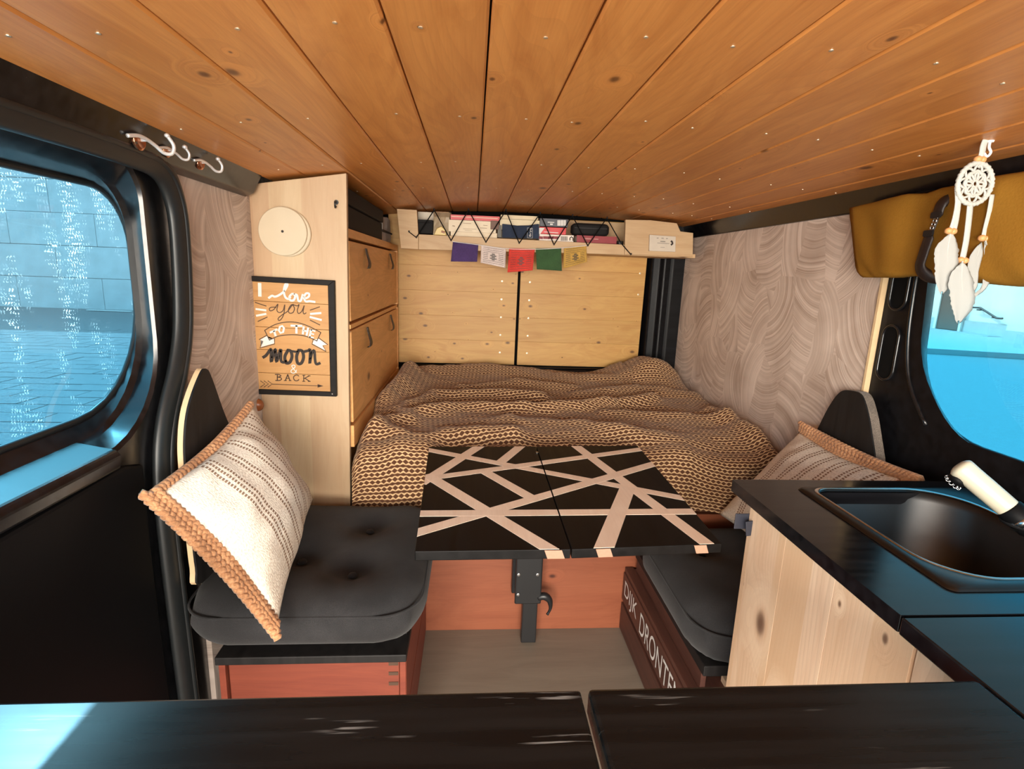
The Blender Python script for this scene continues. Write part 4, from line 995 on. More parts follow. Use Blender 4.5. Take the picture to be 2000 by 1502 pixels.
# ------------------------------------------------------------------ benches
def cushion_seat(name, label, x0, x1, y0, y1, z0, zt, tufts):
    nx, ny = 30, 34; bm = B(); r = 0.085
    t = thing(name, label, 'seat cushion', ((x0 + x1) / 2, (y0 + y1) / 2, z0))
    def top(u, v):
        e = min(1, min(u, 1 - u) * (x1 - x0) / r); f = min(1, min(v, 1 - v) * (y1 - y0) / r)
        k = (max(0, 1 - (1 - e) ** 2.6)) ** .42 * (max(0, 1 - (1 - f) ** 2.6)) ** .42
        x, y = x0 + (x1 - x0) * u, y0 + (y1 - y0) * v
        d = sum(0.030 * math.exp(-((x - a) ** 2 + (y - b) ** 2) / 0.0022) + 0.014 * math.exp(-((x - a) ** 2 + (y - b) ** 2) / 0.012) for a, b in tufts)
        return k, d
    T, Bt = [], []
    for j in range(ny + 1):
        ra, rb = [], []
        for i in range(nx + 1):
            u, v = i / nx, j / ny
            u = 0.5 - 0.5 * math.cos(math.pi * u) if True else u; v = 0.5 - 0.5 * math.cos(math.pi * v)
            k, d = top(u, v); zm = z0 + (zt - z0) * 0.45
            cr = 0.012 * (1 if (u in (0, 1) or v in (0, 1)) else 0)
            x, y = x0 + (x1 - x0) * u, y0 + (y1 - y0) * v
            w = 0.006 * noise.noise(Vector((x * 8, y * 8, 3)))
            # round the corners in plan
            cx_, cy_ = (u - .5) * 2, (v - .5) * 2; rc = max(0, abs(cx_) + abs(cy_) - 1.55)
            x -= (1 if cx_ > 0 else -1) * rc * 0.06; y -= (1 if cy_ > 0 else -1) * rc * 0.06
            ra.append(bm.verts.new((x, y, zm + (zt - zm) * k - d * k + w * k)))
            rb.append(bm.verts.new((x, y, zm - (zm - z0) * min(1, k * 1.3))) if 0 < i < nx and 0 < j < ny else ra[-1])
        T.append(ra); Bt.append(rb)
    for j in range(ny):
        for i in range(nx):
            bm.faces.new([T[j][i], T[j][i+1], T[j+1][i+1], T[j+1][i]])
            f = [Bt[j][i], Bt[j+1][i], Bt[j+1][i+1], Bt[j][i+1]]
            try: bm.faces.new(f)
            except ValueError: pass
    obj('cover', bm, M['seat'], t, smooth=True)
    # piped seam round the upper edge
    zs = z0 + (zt - z0) * 0.70; e = 0.006
    lp = rrect(x0 + e, x1 - e, y0 + e, y1 - e, 0.080)
    obj('piping', tube(B(), [(p[0], p[1], zs + 0.004 * noise.noise(Vector((p[0] * 6, p[1] * 6, 0)))) for p in lp], 0.0026, 6, closed=True), M['seat'], t, smooth=True)
    for a, b in tufts: obj('tuft_button', lathe(B(), [(.011, 0), (.009, .005), (.003, .007)], (a, b, zt - 0.040), 'Z', 14), M['seat'], t, smooth=True)
    return t

# left bench
bl = thing('left_bench', 'reddish wooden crate bench under the left seat cushion', 'bench', (-0.55, 1.2, 0))
for z0 in (0.015, 0.165): obj('slat', boxm(-0.70, -0.350, 1.000, 1.012, z0, z0 + 0.142), M['crate'], bl, bevel=.0015)
for z0 in (0.015, 0.165): obj('slat', boxm(-0.347, -0.335, 1.002, 1.49, z0, z0 + 0.142), M['crate'], bl, bevel=.0015)
for (xa, ya) in ((-0.349, 1.0), (-0.72, 1.0)): obj('corner_post', boxm(xa, xa + 0.013, ya - 0.001, ya + 0.02, 0.002, 0.309), M['crate'], bl, bevel=.001)
bm = B()
for zz in (0.245, 0.27, 0.294): box(bm, -0.372, -0.352, 0.9985, 1.0, zz, zz + 0.008)
obj('joint_marks', bm, M['brownink'], bl)
obj('seat_board', boxm(-0.72, -0.333, 0.985, 1.49, 0.312, 0.330), M['boardblack'], bl, bevel=.002)
obj('seat_frame', boxm(-0.76, -0.34, 1.05, 1.48, 0.331, 0.364), M['boardblack'], bl)
cushion_seat('seat_cushion', 'charcoal tufted seat cushion on the left bench beside the table', -0.785, -0.297, 0.955, 1.462, 0.366, 0.470, [(-0.47, 1.33), (-0.60, 1.18), (-0.47, 1.12)])

# right bench: stained crate with stencilled name
br = thing('right_bench', 'dark stained crate bench with white stencilled letters, right of the table', 'bench', (0.5, 1.2, 0))
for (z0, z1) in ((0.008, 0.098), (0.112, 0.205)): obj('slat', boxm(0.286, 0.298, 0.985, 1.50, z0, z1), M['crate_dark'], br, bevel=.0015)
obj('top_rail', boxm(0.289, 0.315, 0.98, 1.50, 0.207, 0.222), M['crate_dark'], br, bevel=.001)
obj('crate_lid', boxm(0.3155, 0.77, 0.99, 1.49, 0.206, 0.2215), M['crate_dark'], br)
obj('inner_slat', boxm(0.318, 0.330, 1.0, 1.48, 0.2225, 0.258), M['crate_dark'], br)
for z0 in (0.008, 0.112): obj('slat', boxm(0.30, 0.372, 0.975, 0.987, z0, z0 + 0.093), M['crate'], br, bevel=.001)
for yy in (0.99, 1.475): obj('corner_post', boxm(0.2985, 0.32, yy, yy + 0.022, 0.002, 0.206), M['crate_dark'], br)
obj('lettering', text_bm('DIJK', (0.2855, 1.475, 0.126), (0, -1, 0), (0, 0, 1), 0.064, 0.0006, 0.125), M['whiteink'], br)['label'] = 'white stencilled word DIJK'
obj('lettering', text_bm('DRONTEN', (0.2855, 1.318, 0.126), (0, -1, 0), (0, 0, 1), 0.064, 0.0006, 0.30), M['whiteink'], br)['label'] = 'white stencilled word DRONTEN'
obj('seat_board', boxm(0.315, 0.77, 0.985, 1.49, 0.262, 0.288), M['boardblack'], br, bevel=.002)
obj('riser', boxm(0.35, 0.74, 1.03, 1.48, 0.223, 0.261), M['boardblack'], br)
obj('end_block', boxm(0.376, 0.44, 0.965, 1.02, 0.002, 0.236), M['kitchen'], br, bevel=.002)
cushion_seat('seat_cushion', 'charcoal seat cushion on the right bench beside the kitchen unit', 0.288, 0.768, 0.965, 1.462, 0.292, 0.400, [(0.45, 1.33), (0.62, 1.2)])

# curved backrest boards against the walls
def backboard(name, label, pts, x0, th, matedge, side):
    t = thing(name, label, 'board', (x0, 1.2, 0.4))
    sp = smoothpath([(x0, y, z) for y, z in pts], 5, closed=True)
    obj('face', prism(B(), sp, (0.004 * side, 0, 0)), M['boardblack'], t)
    sp2 = [p + Vector((0.0042 * side, 0, 0)) for p in sp]
    obj('ply_core', prism(B(), sp2, (th * side, 0, 0)), matedge, t)
    return t
backboard('back_board', 'black plywood back board with a pale edge behind the left cushion', [(1.085, .900), (1.03, .845), (1.005, .78), (1.0, .70), (1.003, .60), (1.006, .52), (1.02, .478), (1.20, .474), (1.42, .476), (1.43, .53), (1.35, .58), (1.25, .68), (1.18, .78), (1.13, .88), (1.11, .905)], -0.748, 0.010, M['ply'], -1)
backboard('back_board', 'black plywood back board with a grey felt edge behind the right cushion', [(1.240, .862), (1.205, .858), (1.175, .82), (1.15, .77), (1.12, .70), (1.10, .60), (1.09, .42), (1.25, .41), (1.44, .42), (1.43, .60), (1.36, .70), (1.315, .80), (1.28, .85)], 0.742, 0.022, M['felt'], 1)

# ------------------------------------------------------------------ striped scatter cushions
def scatter(name, label, A, Bc, Cc, D, bulge, nrm, edges, wide=True, sag=0.05, t=None):
    """A-B bottom edge, D-C top edge; stripes run from bottom to top"""
    A, Bc, Cc, D = map(Vector, (A, Bc, Cc, D)); nrm = Vector(nrm).normalized()
    cen = (A + Bc + Cc + D) / 4
    new = t is None
    if new: t = thing(name, label, 'cushion', (A + Bc) / 2)
    n = 40
    def pt(u, v):
        p = (A * (1-u) + Bc * u) * (1-v) + (D * (1-u) + Cc * u) * v
        k = sag * (math.sin(math.pi * u) * (1 - math.sin(math.pi * v)) + math.sin(math.pi * v) * (1 - math.sin(math.pi * u)))
        return p + (cen - p) * k * 2.0
    def bul(u, v): return (math.sin(math.pi * u) * math.sin(math.pi * v)) ** 0.55
    bm = B(); uvl = bm.loops.layers.uv.new('UV'); F_, K_ = [], []
    for j in range(n + 1):
        rf_, rk = [], []
        for i in range(n + 1):
            u, v = i / n, j / n; b = bul(u, v) * bulge
            wr_ = 0.010 * noise.noise(Vector((u * 3.5, v * 3.5, A.x * 7))) * min(1, b * 30) + 0.004 * noise.noise(Vector((u * 9, v * 9, 2)))* min(1, b * 30)
            f = bm.verts.new(pt(u, v) + nrm * (b * 0.62 + wr_)); rf_.append(f)
            rk.append(f if i in (0, n) or j in (0, n) else bm.verts.new(pt(u, v) - nrm * b * 0.38))
        F_.append(rf_); K_.append(rk)
    for j in range(n):
        for i in range(n):
            for G in (F_, K_):
                q = [(G[j][i], i, j), (G[j][i+1], i+1, j), (G[j+1][i+1], i+1, j+1), (G[j+1][i], i, j+1)]
                if G is K_: q = q[::-1]
                f = bm.faces.new([a[0] for a in q])
                for lp, a in zip(f.loops, q): lp[uvl].uv = (a[1] / n, a[2] / n)
    bmesh.ops.recalc_face_normals(bm, faces=bm.faces[:])
    if new: obj('cover', bm, M['stripe'], t, smooth=True)
    else: bm.free()
    m_ = 36; per = []
    seq = {'AD': [(0, k / m_) for k in range(m_ + 1)], 'DC': [(k / m_, 1) for k in range(m_ + 1)], 'CB': [(1, 1 - k / m_) for k in range(m_ + 1)], 'BA': [(1 - k / m_, 0) for k in range(m_ + 1)]}
    for e in edges: per += [pt(*uv) for uv in seq[e]][(1 if per else 0):]
    ac = [0.0]
    for i in range(1, len(per)): ac.append(ac[-1] + (per[i] - per[i-1]).length)
    L = ac[-1]; N = int(L / 0.0028); braids = B()
    for row in ((0, 1) if wide else (0,)):
        for s_ in range(3):
            pts = []; lo = 0
            for k in range(N + 1):
                l = L * k / N
                while lo < len(per) - 2 and ac[lo+1] < l: lo += 1
                p = per[lo].lerp(per[lo+1], (l - ac[lo]) / max(1e-9, ac[lo+1] - ac[lo]))
                out = (p - cen); out -= nrm * out.dot(nrm); out.normalize()
                ph = 2 * math.pi * l / 0.034 * (1 if row else -1) + s_ * 2 * math.pi / 3
                pts.append(p + out * (0.006 + row * 0.019 + 0.0065 * math.sin(ph)) + nrm * (0.0042 * math.sin(2 * ph) - 0.002))
            tube(braids, pts, 0.0058, 6)
    obj('braided_border', braids, M['jute'], t, smooth=True)['label'] = 'plaited jute border'
    return t
A = at(543, 1215, 'Z', 0.466); Bq = at(612, 975, 'Z', 0.500); Dq = at(312, 960, 'X', -0.735); Cq = at(492, 792, 'X', -0.72)
sc_ = scatter('striped_cushion', 'cream and brown striped cushion with jute edge leaning on the left bench', A, Bq, Cq, Dq, 0.13, (0.75, -0.28, 0.6), ('AD',))
scatter('', '', A, Bq, Cq, Dq, 0.13, (0.75, -0.28, 0.6), ('DC',), wide=False, t=sc_)
ft = at(1562, 842, 'X', 0.715); fb = at(1403, 1003, 'Z', 0.44); nt_ = at(1765, 935, 'X', 0.705)
nb = fb + (nt_ - ft)
scatter('striped_cushion', 'cream and brown striped cushion half hidden behind the kitchen worktop', fb, nb, nt_, ft, 0.12, (-0.75, -0.28, 0.6), ('DC', 'CB'))

# ------------------------------------------------------------------ folding table
ZT = 0.65
tb = thing('folding_table', 'black folding table with a pattern of bare wood lines, between the benches', 'table', (-0.03, 1.4, 0))
tq = [at(838, 872, 'Z', ZT), at(1245, 870, 'Z', ZT), at(1410, 1062, 'Z', ZT), at(810, 1077, 'Z', ZT)]
ms_t = at(1047, 872, 'Z', ZT); me_t = at(1116, 1073, 'Z', ZT)
lh = [tq[0], ms_t + Vector((-.0012, 0, 0)), me_t + Vector((-.0012, 0, 0)), tq[3]]
rh = [ms_t + Vector((.0012, 0, 0)), tq[1], tq[2], me_t + Vector((.0012, 0, 0))]
leaves = [obj('leaf', prism(B(), q, (0, 0, -0.018)), M['tableblack'], tb, bevel=.0015) for q in (lh, rh)]
def clip(poly, quad):
    out = poly; c = sum((Vector((p.x, p.y)) for p in quad), Vector((0, 0))) / 4
    for a, b in zip(quad, quad[1:] + quad[:1]):
        e = Vector((b.x - a.x, b.y - a.y)); nn = Vector((-e.y, e.x))
        if nn.dot(c - Vector((a.x, a.y))) < 0: nn = -nn
        inp, out = out, []
        for i in range(len(inp)):
            p, q = inp[i], inp[(i+1) % len(inp)]
            dp, dq = nn.dot(p - Vector((a.x, a.y))), nn.dot(q - Vector((a.x, a.y)))
            if dp >= 0: out.append(p)
            if dp * dq < 0: out.append(p + (q - p) * (dp / (dp - dq)))
        if not out: return []
    return out
def T6(x, y): return at(780 + x / 2.857, 850 + y / 2.857, 'Z', ZT)
SEG = [((140, 78), (1640, 362), .026, 0), ((465, 50), (120, 270), .028, 1), ((690, 50), (560, 155), .026, 1), ((965, 45), (1740, 625), .028, 0), ((1360, 77), (150, 242), .025, 0),
       ((1440, 155), (70, 552), .027, 0), ((150, 220), (875, 660), .029, 0), ((470, 200), (745, 355), .027, 0), ((90, 438), (1680, 426), .026, 0), ((1275, 290), (1130, 660), .034, 0)]
for k, (a, b, w, _) in enumerate(SEG):
    p, q = T6(*a), T6(*b); d = (q - p); d.z = 0; d.normalize(); s = Vector((-d.y, d.x, 0)) * (w / 2)
    poly = [Vector((v.x, v.y)) for v in (p + s, q + s, q - s, p - s)]
    for hf, leaf in ((lh, leaves[0]), (rh, leaves[1])):
        ins = [v + (sum(hf, Vector()) / 4 - v) * 0.004 for v in hf]
        cl = clip(poly, ins)
        if len(cl) > 2:
            obj('wood_stripe', prism(B(), [(v.x, v.y, ZT + 0.0004 + 0.00004 * k) for v in cl], (0, 0, -0.003)), M['bare'], leaf)
for (xa, xb) in ((1063, 1097), (1164, 1193), (1362, 1387)):   # stripe ends running over the front edge
    zt = ZT - 0.0012; ea, eb = (tq[3], me_t) if xa < 1110 else (me_t, tq[2]); ye = lambda X: ea.y + (eb.y - ea.y) * (X - ea.x) / (eb.x - ea.x) - 0.0009
    p, q = at(xa, 1072, 'Z', ZT), at(xb, 1072, 'Z', ZT)
    dx = 0.006
    obj('wood_stripe', prism(B(), [(p.x, ye(p.x), zt), (q.x, ye(q.x), zt), (q.x + dx, ye(q.x + dx), ZT - .0172), (p.x + dx, ye(p.x + dx), ZT - .0172)], (0, 0.002, 0)), M['endgrain'], leaves[0] if xa < 1110 else leaves[1])
obj('hinge', lathe(B(), [(.004, 0), (.004, .0012), (.002, .0016)], at(1049, 884, 'Z', ZT), 'Z', 12), M['steel'], tb)
obj('under_batten', boxm(-0.25, 0.20, 1.05, 1.10, ZT - 0.040, ZT - 0.0185), M['tableblack'], tb)
# fold-down support leg clamped to the bed box
obj('post', boxm(-0.040, 0.006, 1.435, 1.47, 0.004, 0.60), M['iron'], tb, bevel=.003)
obj('top_plate', boxm(-0.10, 0.07, 1.30, 1.46, ZT - 0.030, ZT - 0.0185), M['iron'], tb)
obj('clamp_plate', boxm(-0.072, 0.018, 1.471, 1.503, 0.150, 0.330), M['iron'], tb, bevel=.004)
obj('clamp_front', boxm(-0.066, 0.014, 1.424, 1.434, 0.145, 0.33), M['iron'], tb, bevel=.004)
for (x, y) in ((1013, 1122), (1050, 1122), (1012, 1161)):
    p = at(x, y, 'Y', 1.424); obj('bolt', lathe(B(), [(.005, 0), (.005, -.003), (.003, -.0035)], p, 'Y', 12), M['steel'], tb)
lt = smoothpath([at(x, y, 'Y', 1.43) for x, y in ((1050, 1168), (1063, 1164), (1073, 1172), (1075, 1188), (1069, 1200))], 4)
obj('latch', tube(B(), lt, [.008 + .004 * math.sin(i / 3) for i in range(len(lt))], 8), M['iron'], tb, smooth=True)

# ------------------------------------------------------------------ kitchen unit, worktop, sink, tap
ZK = 0.75
ku = thing('kitchen_unit', 'pale spruce kitchen cabinet under the black worktop on the right', 'cabinet', (0.55, 0.5, 0))
obj('carcass', boxm(0.325, 0.785, 0.0, 0.868, 0.02, 0.60), M['kitchen'], ku)
obj('end_panel', boxm(0.3055, 0.386, 0.862, 0.876, 0.02, 0.724), M['kitchen'], ku, bevel=.001)
obj('end_panel', boxm(0.3865, 0.785, 0.862, 0.876, 0.02, 0.60), M['kitchen'], ku, bevel=.001)
ys = [0.8615, 0.760, 0.640, 0.5035]
for a, b in zip(ys, ys[1:]): obj('front_board', boxm(0.305, 0.320, b + 0.0003, a - 0.0003, 0.02, 0.724), M['kitchen'], ku, bevel=.0004)
obj('cupboard_door', boxm(0.305, 0.320, 0.06, 0.499, 0.02, 0.722), M['kitchen'], ku, bevel=.001)
tab = obj('leather_tab', boxm(0.280, 0.311, 0.876, 0.8785, 0.672, 0.702), M['navy'], ku, bevel=.0008)
q = [at(x, y, 'Y', 0.862) for x, y in ((1456, 1019), (1487, 1015), (1491, 1043), (1457, 1047))]
bm = prism(B(), [p + Vector((0, -0.0015, 0)) for p in q], (0, 0.003, 0)); t2 = obj('leather_tab', bm, M['navy'], ku, bevel=.0008)
p = at(1480, 1029, 'Y', 0.860); obj('snap', lathe(B(), [(.0035, 0), (.0030, -.0014)], p, 'Y', 12), M['steel'], t2)

sx0, sx1, sy0, sy1 = 0.392, 0.772, 0.556, 0.884        # sink rim
wk = thing('worktop', 'black painted worktop board holding the steel sink', 'worktop', (0.54, 0.7, ZK - 0.022))
def xy(loop, z): return [(p[0], p[1], z) for p in loop]
bo, bi = rrect(0.290, 0.800, 0.513, 0.924, 0.002), rrect(sx0 + .02, sx1 - .02, sy0 + .02, sy1 - .02, 0.03)
obj('board', bridge(B(), [xy(bi, ZK - .022), xy(bo, ZK - .022), xy(bo, ZK), xy(bi, ZK), xy(bi, ZK - .022)]), M['worktopblack'], wk)
wk2 = tag(obj('worktop', boxm(0.288, 0.800, 0.06, 0.5095, ZK - .022, ZK), M['worktopblack'], bevel=.002), 'black painted worktop board in front of the sink, nearest the lens', 'worktop')
snk = thing('sink', 'stainless steel sink with a rounded basin set in the black worktop', 'sink', (0.55, 0.72, ZK - .14))
ro = rrect(sx0, sx1, sy0, sy1, 0.012, 10); ro2 = rrect(sx0 + .003, sx1 - .003, sy0 + .003, sy1 - .003, 0.012, 10)
bx0, bx1, by0, by1 = sx0 + .022, 0.672, sy0 + .024, sy1 - .012
def basin(i, z, r): return xy(rrect(bx0 + i, bx1 - i, by0 + i, by1 - i, [max(.02, a + r) for a in (.075, .07, .085, .03)], 10), z)
obj('basin', bridge(B(), [xy(ro, ZK + .0006), xy(ro2, ZK + .004), basin(-.004, ZK + .0045, 0), basin(0, ZK + .002, 0), basin(.006, ZK - .012, 0), basin(.020, ZK - .11, 0), basin(.034, ZK - .128, .0), basin(.06, ZK - .134, 0)], True), M['basin'], snk, smooth=False, bevel=0.0)
bmx = B(); rim = bridge(bmx, [basin(-.0045, ZK + .0046, 0), basin(-.002, ZK + .0062, 0), basin(.001, ZK + .004, 0)]); obj('rim_lip', bmx, M['steel'], snk, smooth=True)
obj('drain', lathe(B(), [(.034, 0), (.032, .003), (.026, .002), (.004, .001)], (0.53, 0.70, ZK - .1335), 'Z', 24), M['steel'], snk, smooth=True)
for o in snk.children:
    if o.name.startswith('basin'): o.data.polygons.foreach_set('use_smooth', [True] * len(o.data.polygons))
tp = thing('folding_tap', 'cream folding tap with a black joint above the steel sink', 'tap', (0.72, 0.75, ZK + .004))
jb = at(1978, 1000, 'Z', 0.775); je = at(1870, 908, 'Z', 0.832)
dv_ = (je - jb).normalized()
obj('base', lathe(B(), [(.030, 0), (.030, .006), (.024, .010), (.022, .022)], (jb.x + .018, jb.y - .005, ZK + .0056), 'Z', 24), M['iron'], tp, smooth=True)
obj('joint', tube(B(), [jb - dv_ * .035, jb - dv_ * .030, jb + dv_ * .006, jb + dv_ * .008], [.012, .0195, .0195, .017], 20), M['trimblack'], tp, smooth=True)
obj('spout', tube(B(), smoothpath([jb + dv_ * .006, jb + dv_ * .04, jb + dv_ * .08, je - dv_ * .01, je], 4), [.0170, .0172, .0174, .0176, .0178, .018, .018, .0182, .0184, .0186, .0187, .0187, .0187, .0186, .0175, .014, .009][:17], 20), M['cream'], tp, smooth=True)
sd = jb.lerp(je, .75) ; dn = Vector((0, 0, -1)); dn = (dn - dv_ * dn.dot(dv_)).normalized()
obj('grey_band', tube(B(), [jb - dv_ * .022, jb - dv_ * .012], [.0203, .0203], 20), M['steel'], tp, smooth=True)
noz = obj('nozzle', tube(B(), [je - dv_ * .018 + dn * .010, je - dv_ * .018 + dn * .024], [.015, .0125], 18), M['trimblack'], tp, smooth=True)
bm = B(); c_ = je - dv_ * .018 + dn * .026
for k in range(9):
    a = k / 9 * 2 * math.pi; r_ = .011; e1 = dv_; e2 = dv_.cross(dn)
    ce = c_ + (e1 * math.cos(a) + e2 * math.sin(a)) * r_
    tube(bm, [ce + (e1 * math.cos(b) + dn * math.sin(b)) * .0032 for b in [i * 2 * math.pi / 8 for i in range(8)]], .0009, 5, closed=True)
obj('chain', bm, M['steel'], noz, smooth=True)

# ------------------------------------------------------------------ counter in front of the camera
cb1 = tag(obj('counter_board', boxm(-0.735, -0.104, 0.10, 0.414, ZK - .026, ZK - .001), M['counterblack'], bevel=.003), 'scratched black painted counter board in front, with sunlit left end', 'counter board')
cb2 = tag(obj('counter_board', boxm(-0.098, 0.284, 0.10, 0.412, ZK - .024, ZK + .002), M['counterblack'], bevel=.004), 'black painted counter board in front, right of the narrow gap, touching the worktop', 'counter board')
cs_ = thing('unseen_open_stand', 'unseen black stand, made up open-legged, under the two front counter boards', 'stand', (-0.2, 0.25, 0))  # unseen made-up legs, left open so daylight reaches the floor and crates
for lx in (-0.72, 0.25):
    for ly in (0.12, 0.37): obj('leg', boxm(lx, lx + 0.03, ly, ly + 0.03, 0.0, ZK - .027), M['boardblack'], cs_)

# ------------------------------------------------------------------ rolled-up curtain over the right window
cu = thing('rolled_curtain', 'mustard velvet curtain rolled up over the right window', 'curtain', (0.76, 1.0, 1.14))
bm = B(); ns, na = 60, 22; rings = []
for i in range(ns + 1):
    y = 1.345 - 1.25 * i / ns; s = i / ns
    tie = math.exp(-((y - 1.095) / 0.03) ** 2)
    left = max(0, (y - 1.15) / 0.2)
    zt = 1.318 - 0.006 * left; zb = 1.140 - 0.012 * max(0, (1.05 - y) / 0.2) * (1 if y > .85 else 1)
    if y < 0.85: zb = 1.128 + 0.0
    zc_ = (zt + zb) / 2; hz = (zt - zb) / 2 * (1 - 0.06 * tie); hx = (0.026 - 0.012 * min(1, left)) * (1 - 0.15 * tie) + 0.012 * max(0, min(1, (1.03 - y) / 0.12))
    ring = []
    for k in range(na):
        a = 2 * math.pi * k / na
        w = 0.009 * noise.noise(Vector((y * 15 - math.sin(a) * 1.8, math.sin(a) * 1.2, 3)))
        sx = abs(math.cos(a)) ** 0.45 * (1 if math.cos(a) > 0 else -1)
        yo = 0.0
        if i < 8: yo = -0.085 * (0.5 - 0.5 * math.sin(a)) * (1 - i / 8)
        ring.append(bm.verts.new((0.753 - hx + hx * sx + (w if sx < 0 else 0), y + yo, zc_ + hz * abs(math.sin(a)) ** 0.6 * (1 if math.sin(a) > 0 else -1))))
    rings.append(ring)
for a, b in zip(rings, rings[1:]):
    for k in range(na): bm.faces.new([a[k], a[(k+1) % na], b[(k+1) % na], b[k]])
bm.faces.new(rings[0][::-1]); bm.faces.new(rings[-1])
bmesh.ops.recalc_face_normals(bm, faces=bm.faces[:])
obj('fabric_roll', bm, M['velvet'], cu, smooth=True)
def xs_(y, z):  # front surface of the roll near the tie
    return 0.690
st = [(1843, 384), (1838, 400), (1830, 425), (1822, 445), (1812, 470), (1802, 500), (1797, 522), (1803, 538), (1822, 543)]
sp = [at(x, y, 'X', 0.696) for x, y in st]; sp[0].x = .715; sp[-1].x = .730; sp[-2].x = .706
sp = smoothpath(sp, 4); bm = B()
wd = []
for i in range(len(sp)):
    t = i / (len(sp) - 1); wd.append(.013 if t < .25 else (.0065 if t < .45 else .013))
tube(bm, sp, wd, 8, flat=(Vector((1, 0, 0)), .3))
stp = obj('strap', bm, M['leather'], cu, smooth=True)
for (x, y) in ((1830, 420), (1815, 456)):
    p = at(x, y, 'X', 0.691); obj('buckle', bridge(B(), [[(p.x, p.y + a, p.z + b) for a, b in rrect(-.011, .011, -.006, .006, .003)], [(p.x - .004, p.y + a, p.z + b) for a, b in rrect(-.011, .011, -.006, .006, .003)]], True, True), M['iron'], stp)
bm = B()
for i in range(5):
    p = at(1829 - i * 3, 424 + i * 7, 'X', 0.690)
    tube(bm, [p + Vector((0, .004 * math.cos(b), .005 * math.sin(b))) for b in [j * math.pi / 4 for j in range(8)]], .0012, 5, closed=True)
obj('chain', bm, M['steel'], stp, smooth=True)

# ------------------------------------------------------------------ dreamcatcher on its ceiling hook
YD = 0.90
def Dp(px, py, dy=0.0): return at(px, py, 'Y', YD + dy)
hk2 = thing('ceiling_hook', 'small white screw hook in the ceiling holding the dreamcatcher', 'hook', Dp(1937, 262))
hp = Dp(1936, 266); zt = zc(hp.x)
obj('hook', tube(B(), smoothpath([(hp.x, hp.y, zt + .002), (hp.x, hp.y, zt - .010), (hp.x + .005, hp.y, zt - .018), (hp.x, hp.y, zt - .025), (hp.x - .007, hp.y, zt - .020)], 4), .0022, 8), M['white'], hk2, smooth=True)
obj('plate', lathe(B(), [(.006, 0), (.005, -.003)], (hp.x, hp.y, zt), 'Z', 12), M['white'], hk2)
dr_ = thing('dreamcatcher', 'white crocheted dreamcatcher with feathers hanging from the ceiling at right', 'dreamcatcher', Dp(1905, 360))
cD = Dp(1904, 359); rX = (Dp(1941, 360) - Dp(1867, 358)).length / 2; rZ = (Dp(1904, 318) - Dp(1904, 401)).length / 2; rX = rZ = (rX + rZ) / 2 * .95
e1 = Vector((0.995, 0.08, 0)).normalized(); e2 = Vector((0, 0, 1)); eN = e1.cross(e2)
def dc_(a, r, o=0): return cD + e1 * (r * math.cos(a)) * 1.0 + e2 * (r * math.sin(a)) + eN * o
ringp = [dc_(2 * math.pi * k / 72, rX) for k in range(72)]
obj('ring', tube(B(), ringp, [.0042 + .0008 * math.sin(k * 2.4) for k in range(72)], 8, closed=True), M['cotton'], dr_, smooth=True)
bm = B()
tube(bm, [dc_(2 * math.pi * k / 30, rX * .16) for k in range(30)], .0024, 6, closed=True)
for k in range(8):
    a = 2 * math.pi * k / 8; pts = []
    for j in range(15):
        t = j / 14 * math.pi; rr2 = rX * (.18 + .36 * math.sin(t)); da = .30 * math.cos(t)
        pts.append(dc_(a + da, rr2))
    tube(bm, pts, .0021, 6)
tube(bm, [dc_(2 * math.pi * k / 64, rX * (.60 + .035 * math.cos(8 * 2 * math.pi * k / 64))) for k in range(64)], .0026, 6, closed=True)
for k in range(8):
    a = 2 * math.pi * (k + .5) / 8
    for sgn in (-1, 1):
        tube(bm, smoothpath([dc_(a, rX * .60), dc_(a + sgn * .13, rX * .78, .001), dc_(a + sgn * .34, rX * .97)], 4), .0020, 6)
obj('crochet_web', bm, M['cotton'], dr_, smooth=True)
def band(name, pts, w, par=dr_, mat=None):
    return obj(name, tube(B(), smoothpath(pts, 4), w, 8, flat=(Vector((0, 1, 0)), .35)), mat or M['cotton'], par, smooth=True)
band('hanging_ribbon', [Dp(1938, 270), Dp(1928, 270), Dp(1921, 284), Dp(1918, 300), Dp(1914, 312)], .0058)
band('hanging_ribbon', [Dp(1914, 312), Dp(1912, 320), Dp(1908, 326)], .006)
band('ribbon', [Dp(1869, 365), Dp(1870, 395), Dp(1865, 425), Dp(1858, 448)], .0046)
band('ribbon', [Dp(1872, 372), Dp(1872, 400), Dp(1868, 430), Dp(1864, 448)], .0046)
band('ribbon', [Dp(1895, 398), Dp(1892, 430), Dp(1887, 470), Dp(1880, 505)], .0058)
band('ribbon', [Dp(1938, 380), Dp(1932, 415), Dp(1926, 440), Dp(1921, 462)], .0046)
band('ribbon', [Dp(1936, 390), Dp(1934, 420), Dp(1932, 445), Dp(1928, 462)], .0040)
for (x, y, n) in ((1914, 311, 2), (1857, 451, 2), (1880, 508, 2), (1922, 465, 2)):
    for k in range(n):
        p = Dp(x - 4 + k * 8, y + k); obj('bead', lathe(B(), [(.002, -.0055), (.0058, -.003), (.0064, 0), (.0058, .003), (.002, .0055)], p, 'Z', 12), M['bead'], dr_, smooth=True)
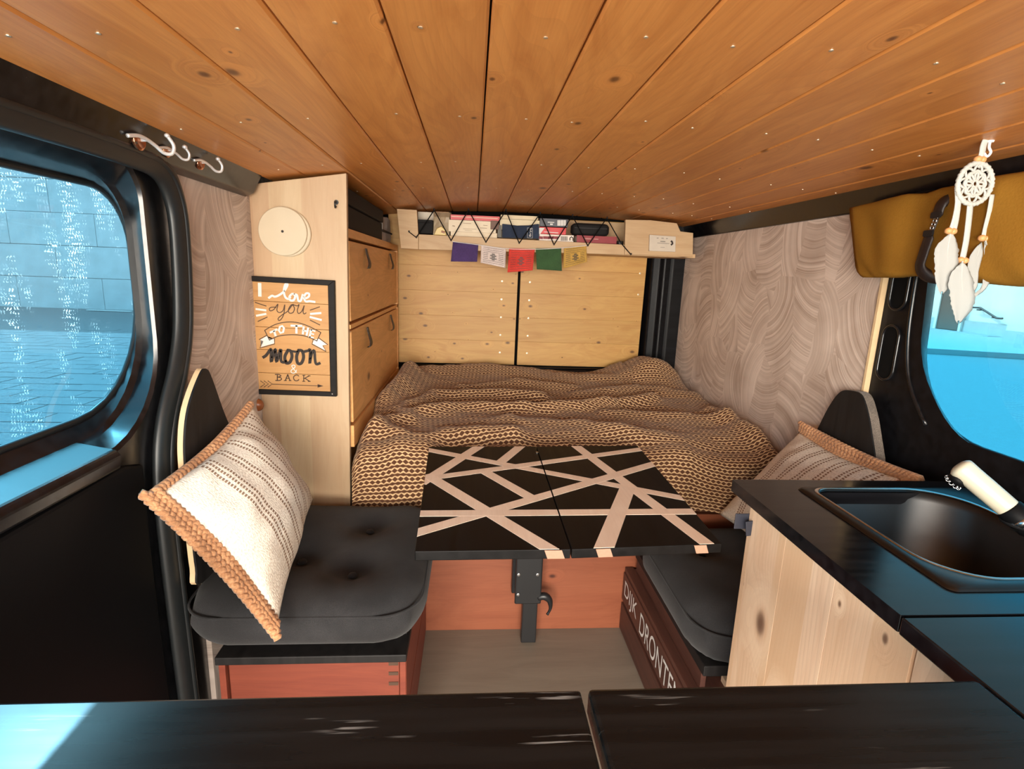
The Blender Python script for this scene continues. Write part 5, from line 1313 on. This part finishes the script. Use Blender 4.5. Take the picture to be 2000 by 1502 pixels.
def feather(q, wl_, wr_, seed, dy):
    """q: pixel points of the quill from top to tip; widths in metres"""
    sp = smoothpath([Dp(*p, dy) for p in q], 8); n = len(sp); random.seed(seed); bm = B(); rows = []
    for i, p in enumerate(sp):
        t = i / (n - 1); k = min(1, t * 4) ** .6 * (1 - max(0, t - .72) / .28 * .75)
        j1, j2 = 1 + .16 * (random.random() - .5), 1 + .16 * (random.random() - .5)
        drop = Vector((0, 0, -0.006))
        L_ = p + Vector((-wl_ * k * j1, 0.004 * math.sin(t * 5), 0)) + drop; R2 = p + Vector((wr_ * k * j2, -0.004 * math.sin(t * 4), 0)) + drop
        rows.append([bm.verts.new(x) for x in (L_, p.lerp(L_, .5) + Vector((0, .002, 0)), p, p.lerp(R2, .5) + Vector((0, -.002, 0)), R2)])
    for a, b in zip(rows, rows[1:]):
        for k in range(4): bm.faces.new([a[k], a[k+1], b[k+1], b[k]])
    fo = obj('feather', bm, M['feather'], dr_, smooth=True)
    sf = fo.modifiers.new('thickness', 'SOLIDIFY'); sf.thickness = .0008
    obj('quill', tube(B(), sp, [.0013 * (1 - .7 * i / n) for i in range(n)], 6), M['cotton'], fo)
feather([(1858, 452), (1852, 480), (1850, 510), (1846, 545), (1840, 568)], .020, .017, 3, 0)
feather([(1880, 510), (1878, 540), (1880, 575), (1878, 600), (1872, 625)], .020, .020, 5, -.012)
feather([(1921, 468), (1912, 490), (1904, 520), (1903, 555), (1897, 568)], .011, .005, 8, .006)
feather([(1925, 470), (1931, 500), (1928, 535), (1918, 560), (1900, 577)], .004, .005, 9, -.004)

# ------------------------------------------------------------------ coat hooks on the left rail
def coat_hook(label, px, py, k):
    X0 = -0.772; c = at(px, py, 'X', X0)
    t = thing('coat_hook', label, 'hook', c, 'wire coat hooks on the left rail')
    nrm_ = Vector((.86, 0, -.30)).normalized()
    bm = lathe(B(), [(.026 * k, 0), (.026 * k, .004), (.020 * k, .007)], c, 'X', 20); obj('back_plate', bm, M['copper'], t, smooth=False, bevel=.0005)
    u = Vector((0, 1, 0)); v = Vector((0, 0, 1)); w = Vector((1, 0, 0))
    f = lambda a, b, o: c + u * (a * k) + v * (b * k) + w * (o * k)
    lp = smoothpath([f(-.062, -.002, .012), f(-.030, .006, .020), f(0, .004, .024), f(.030, -.006, .030), f(.050, -.020, .040), f(.062, -.018, .055), f(.064, .004, .060), f(.050, .026, .052)], 5)
    obj('wire', tube(B(), lp, .0052 * k, 8), M['chrome'], t, smooth=True)
    obj('tip', lathe(B(), [(.001, -.004), (.004, -.002), (.0045, 0), (.004, .002), (.001, .004)], lp[-1], 'Z', 10), M['chrome'], t, smooth=True)
    obj('stud', tube(B(), [f(0, 0, 0), f(0, .003, .024)], .005 * k, 8), M['chrome'], t)
coat_hook('chrome wire coat hook on the black left rail, the one farthest from the cabinet', 268, 274, 0.62)
coat_hook('chrome wire coat hook on the black left rail, between the other two', 322, 294, 0.46)
coat_hook('chrome wire coat hook on the black left rail, next to the tall cabinet', 388, 318, 0.52)
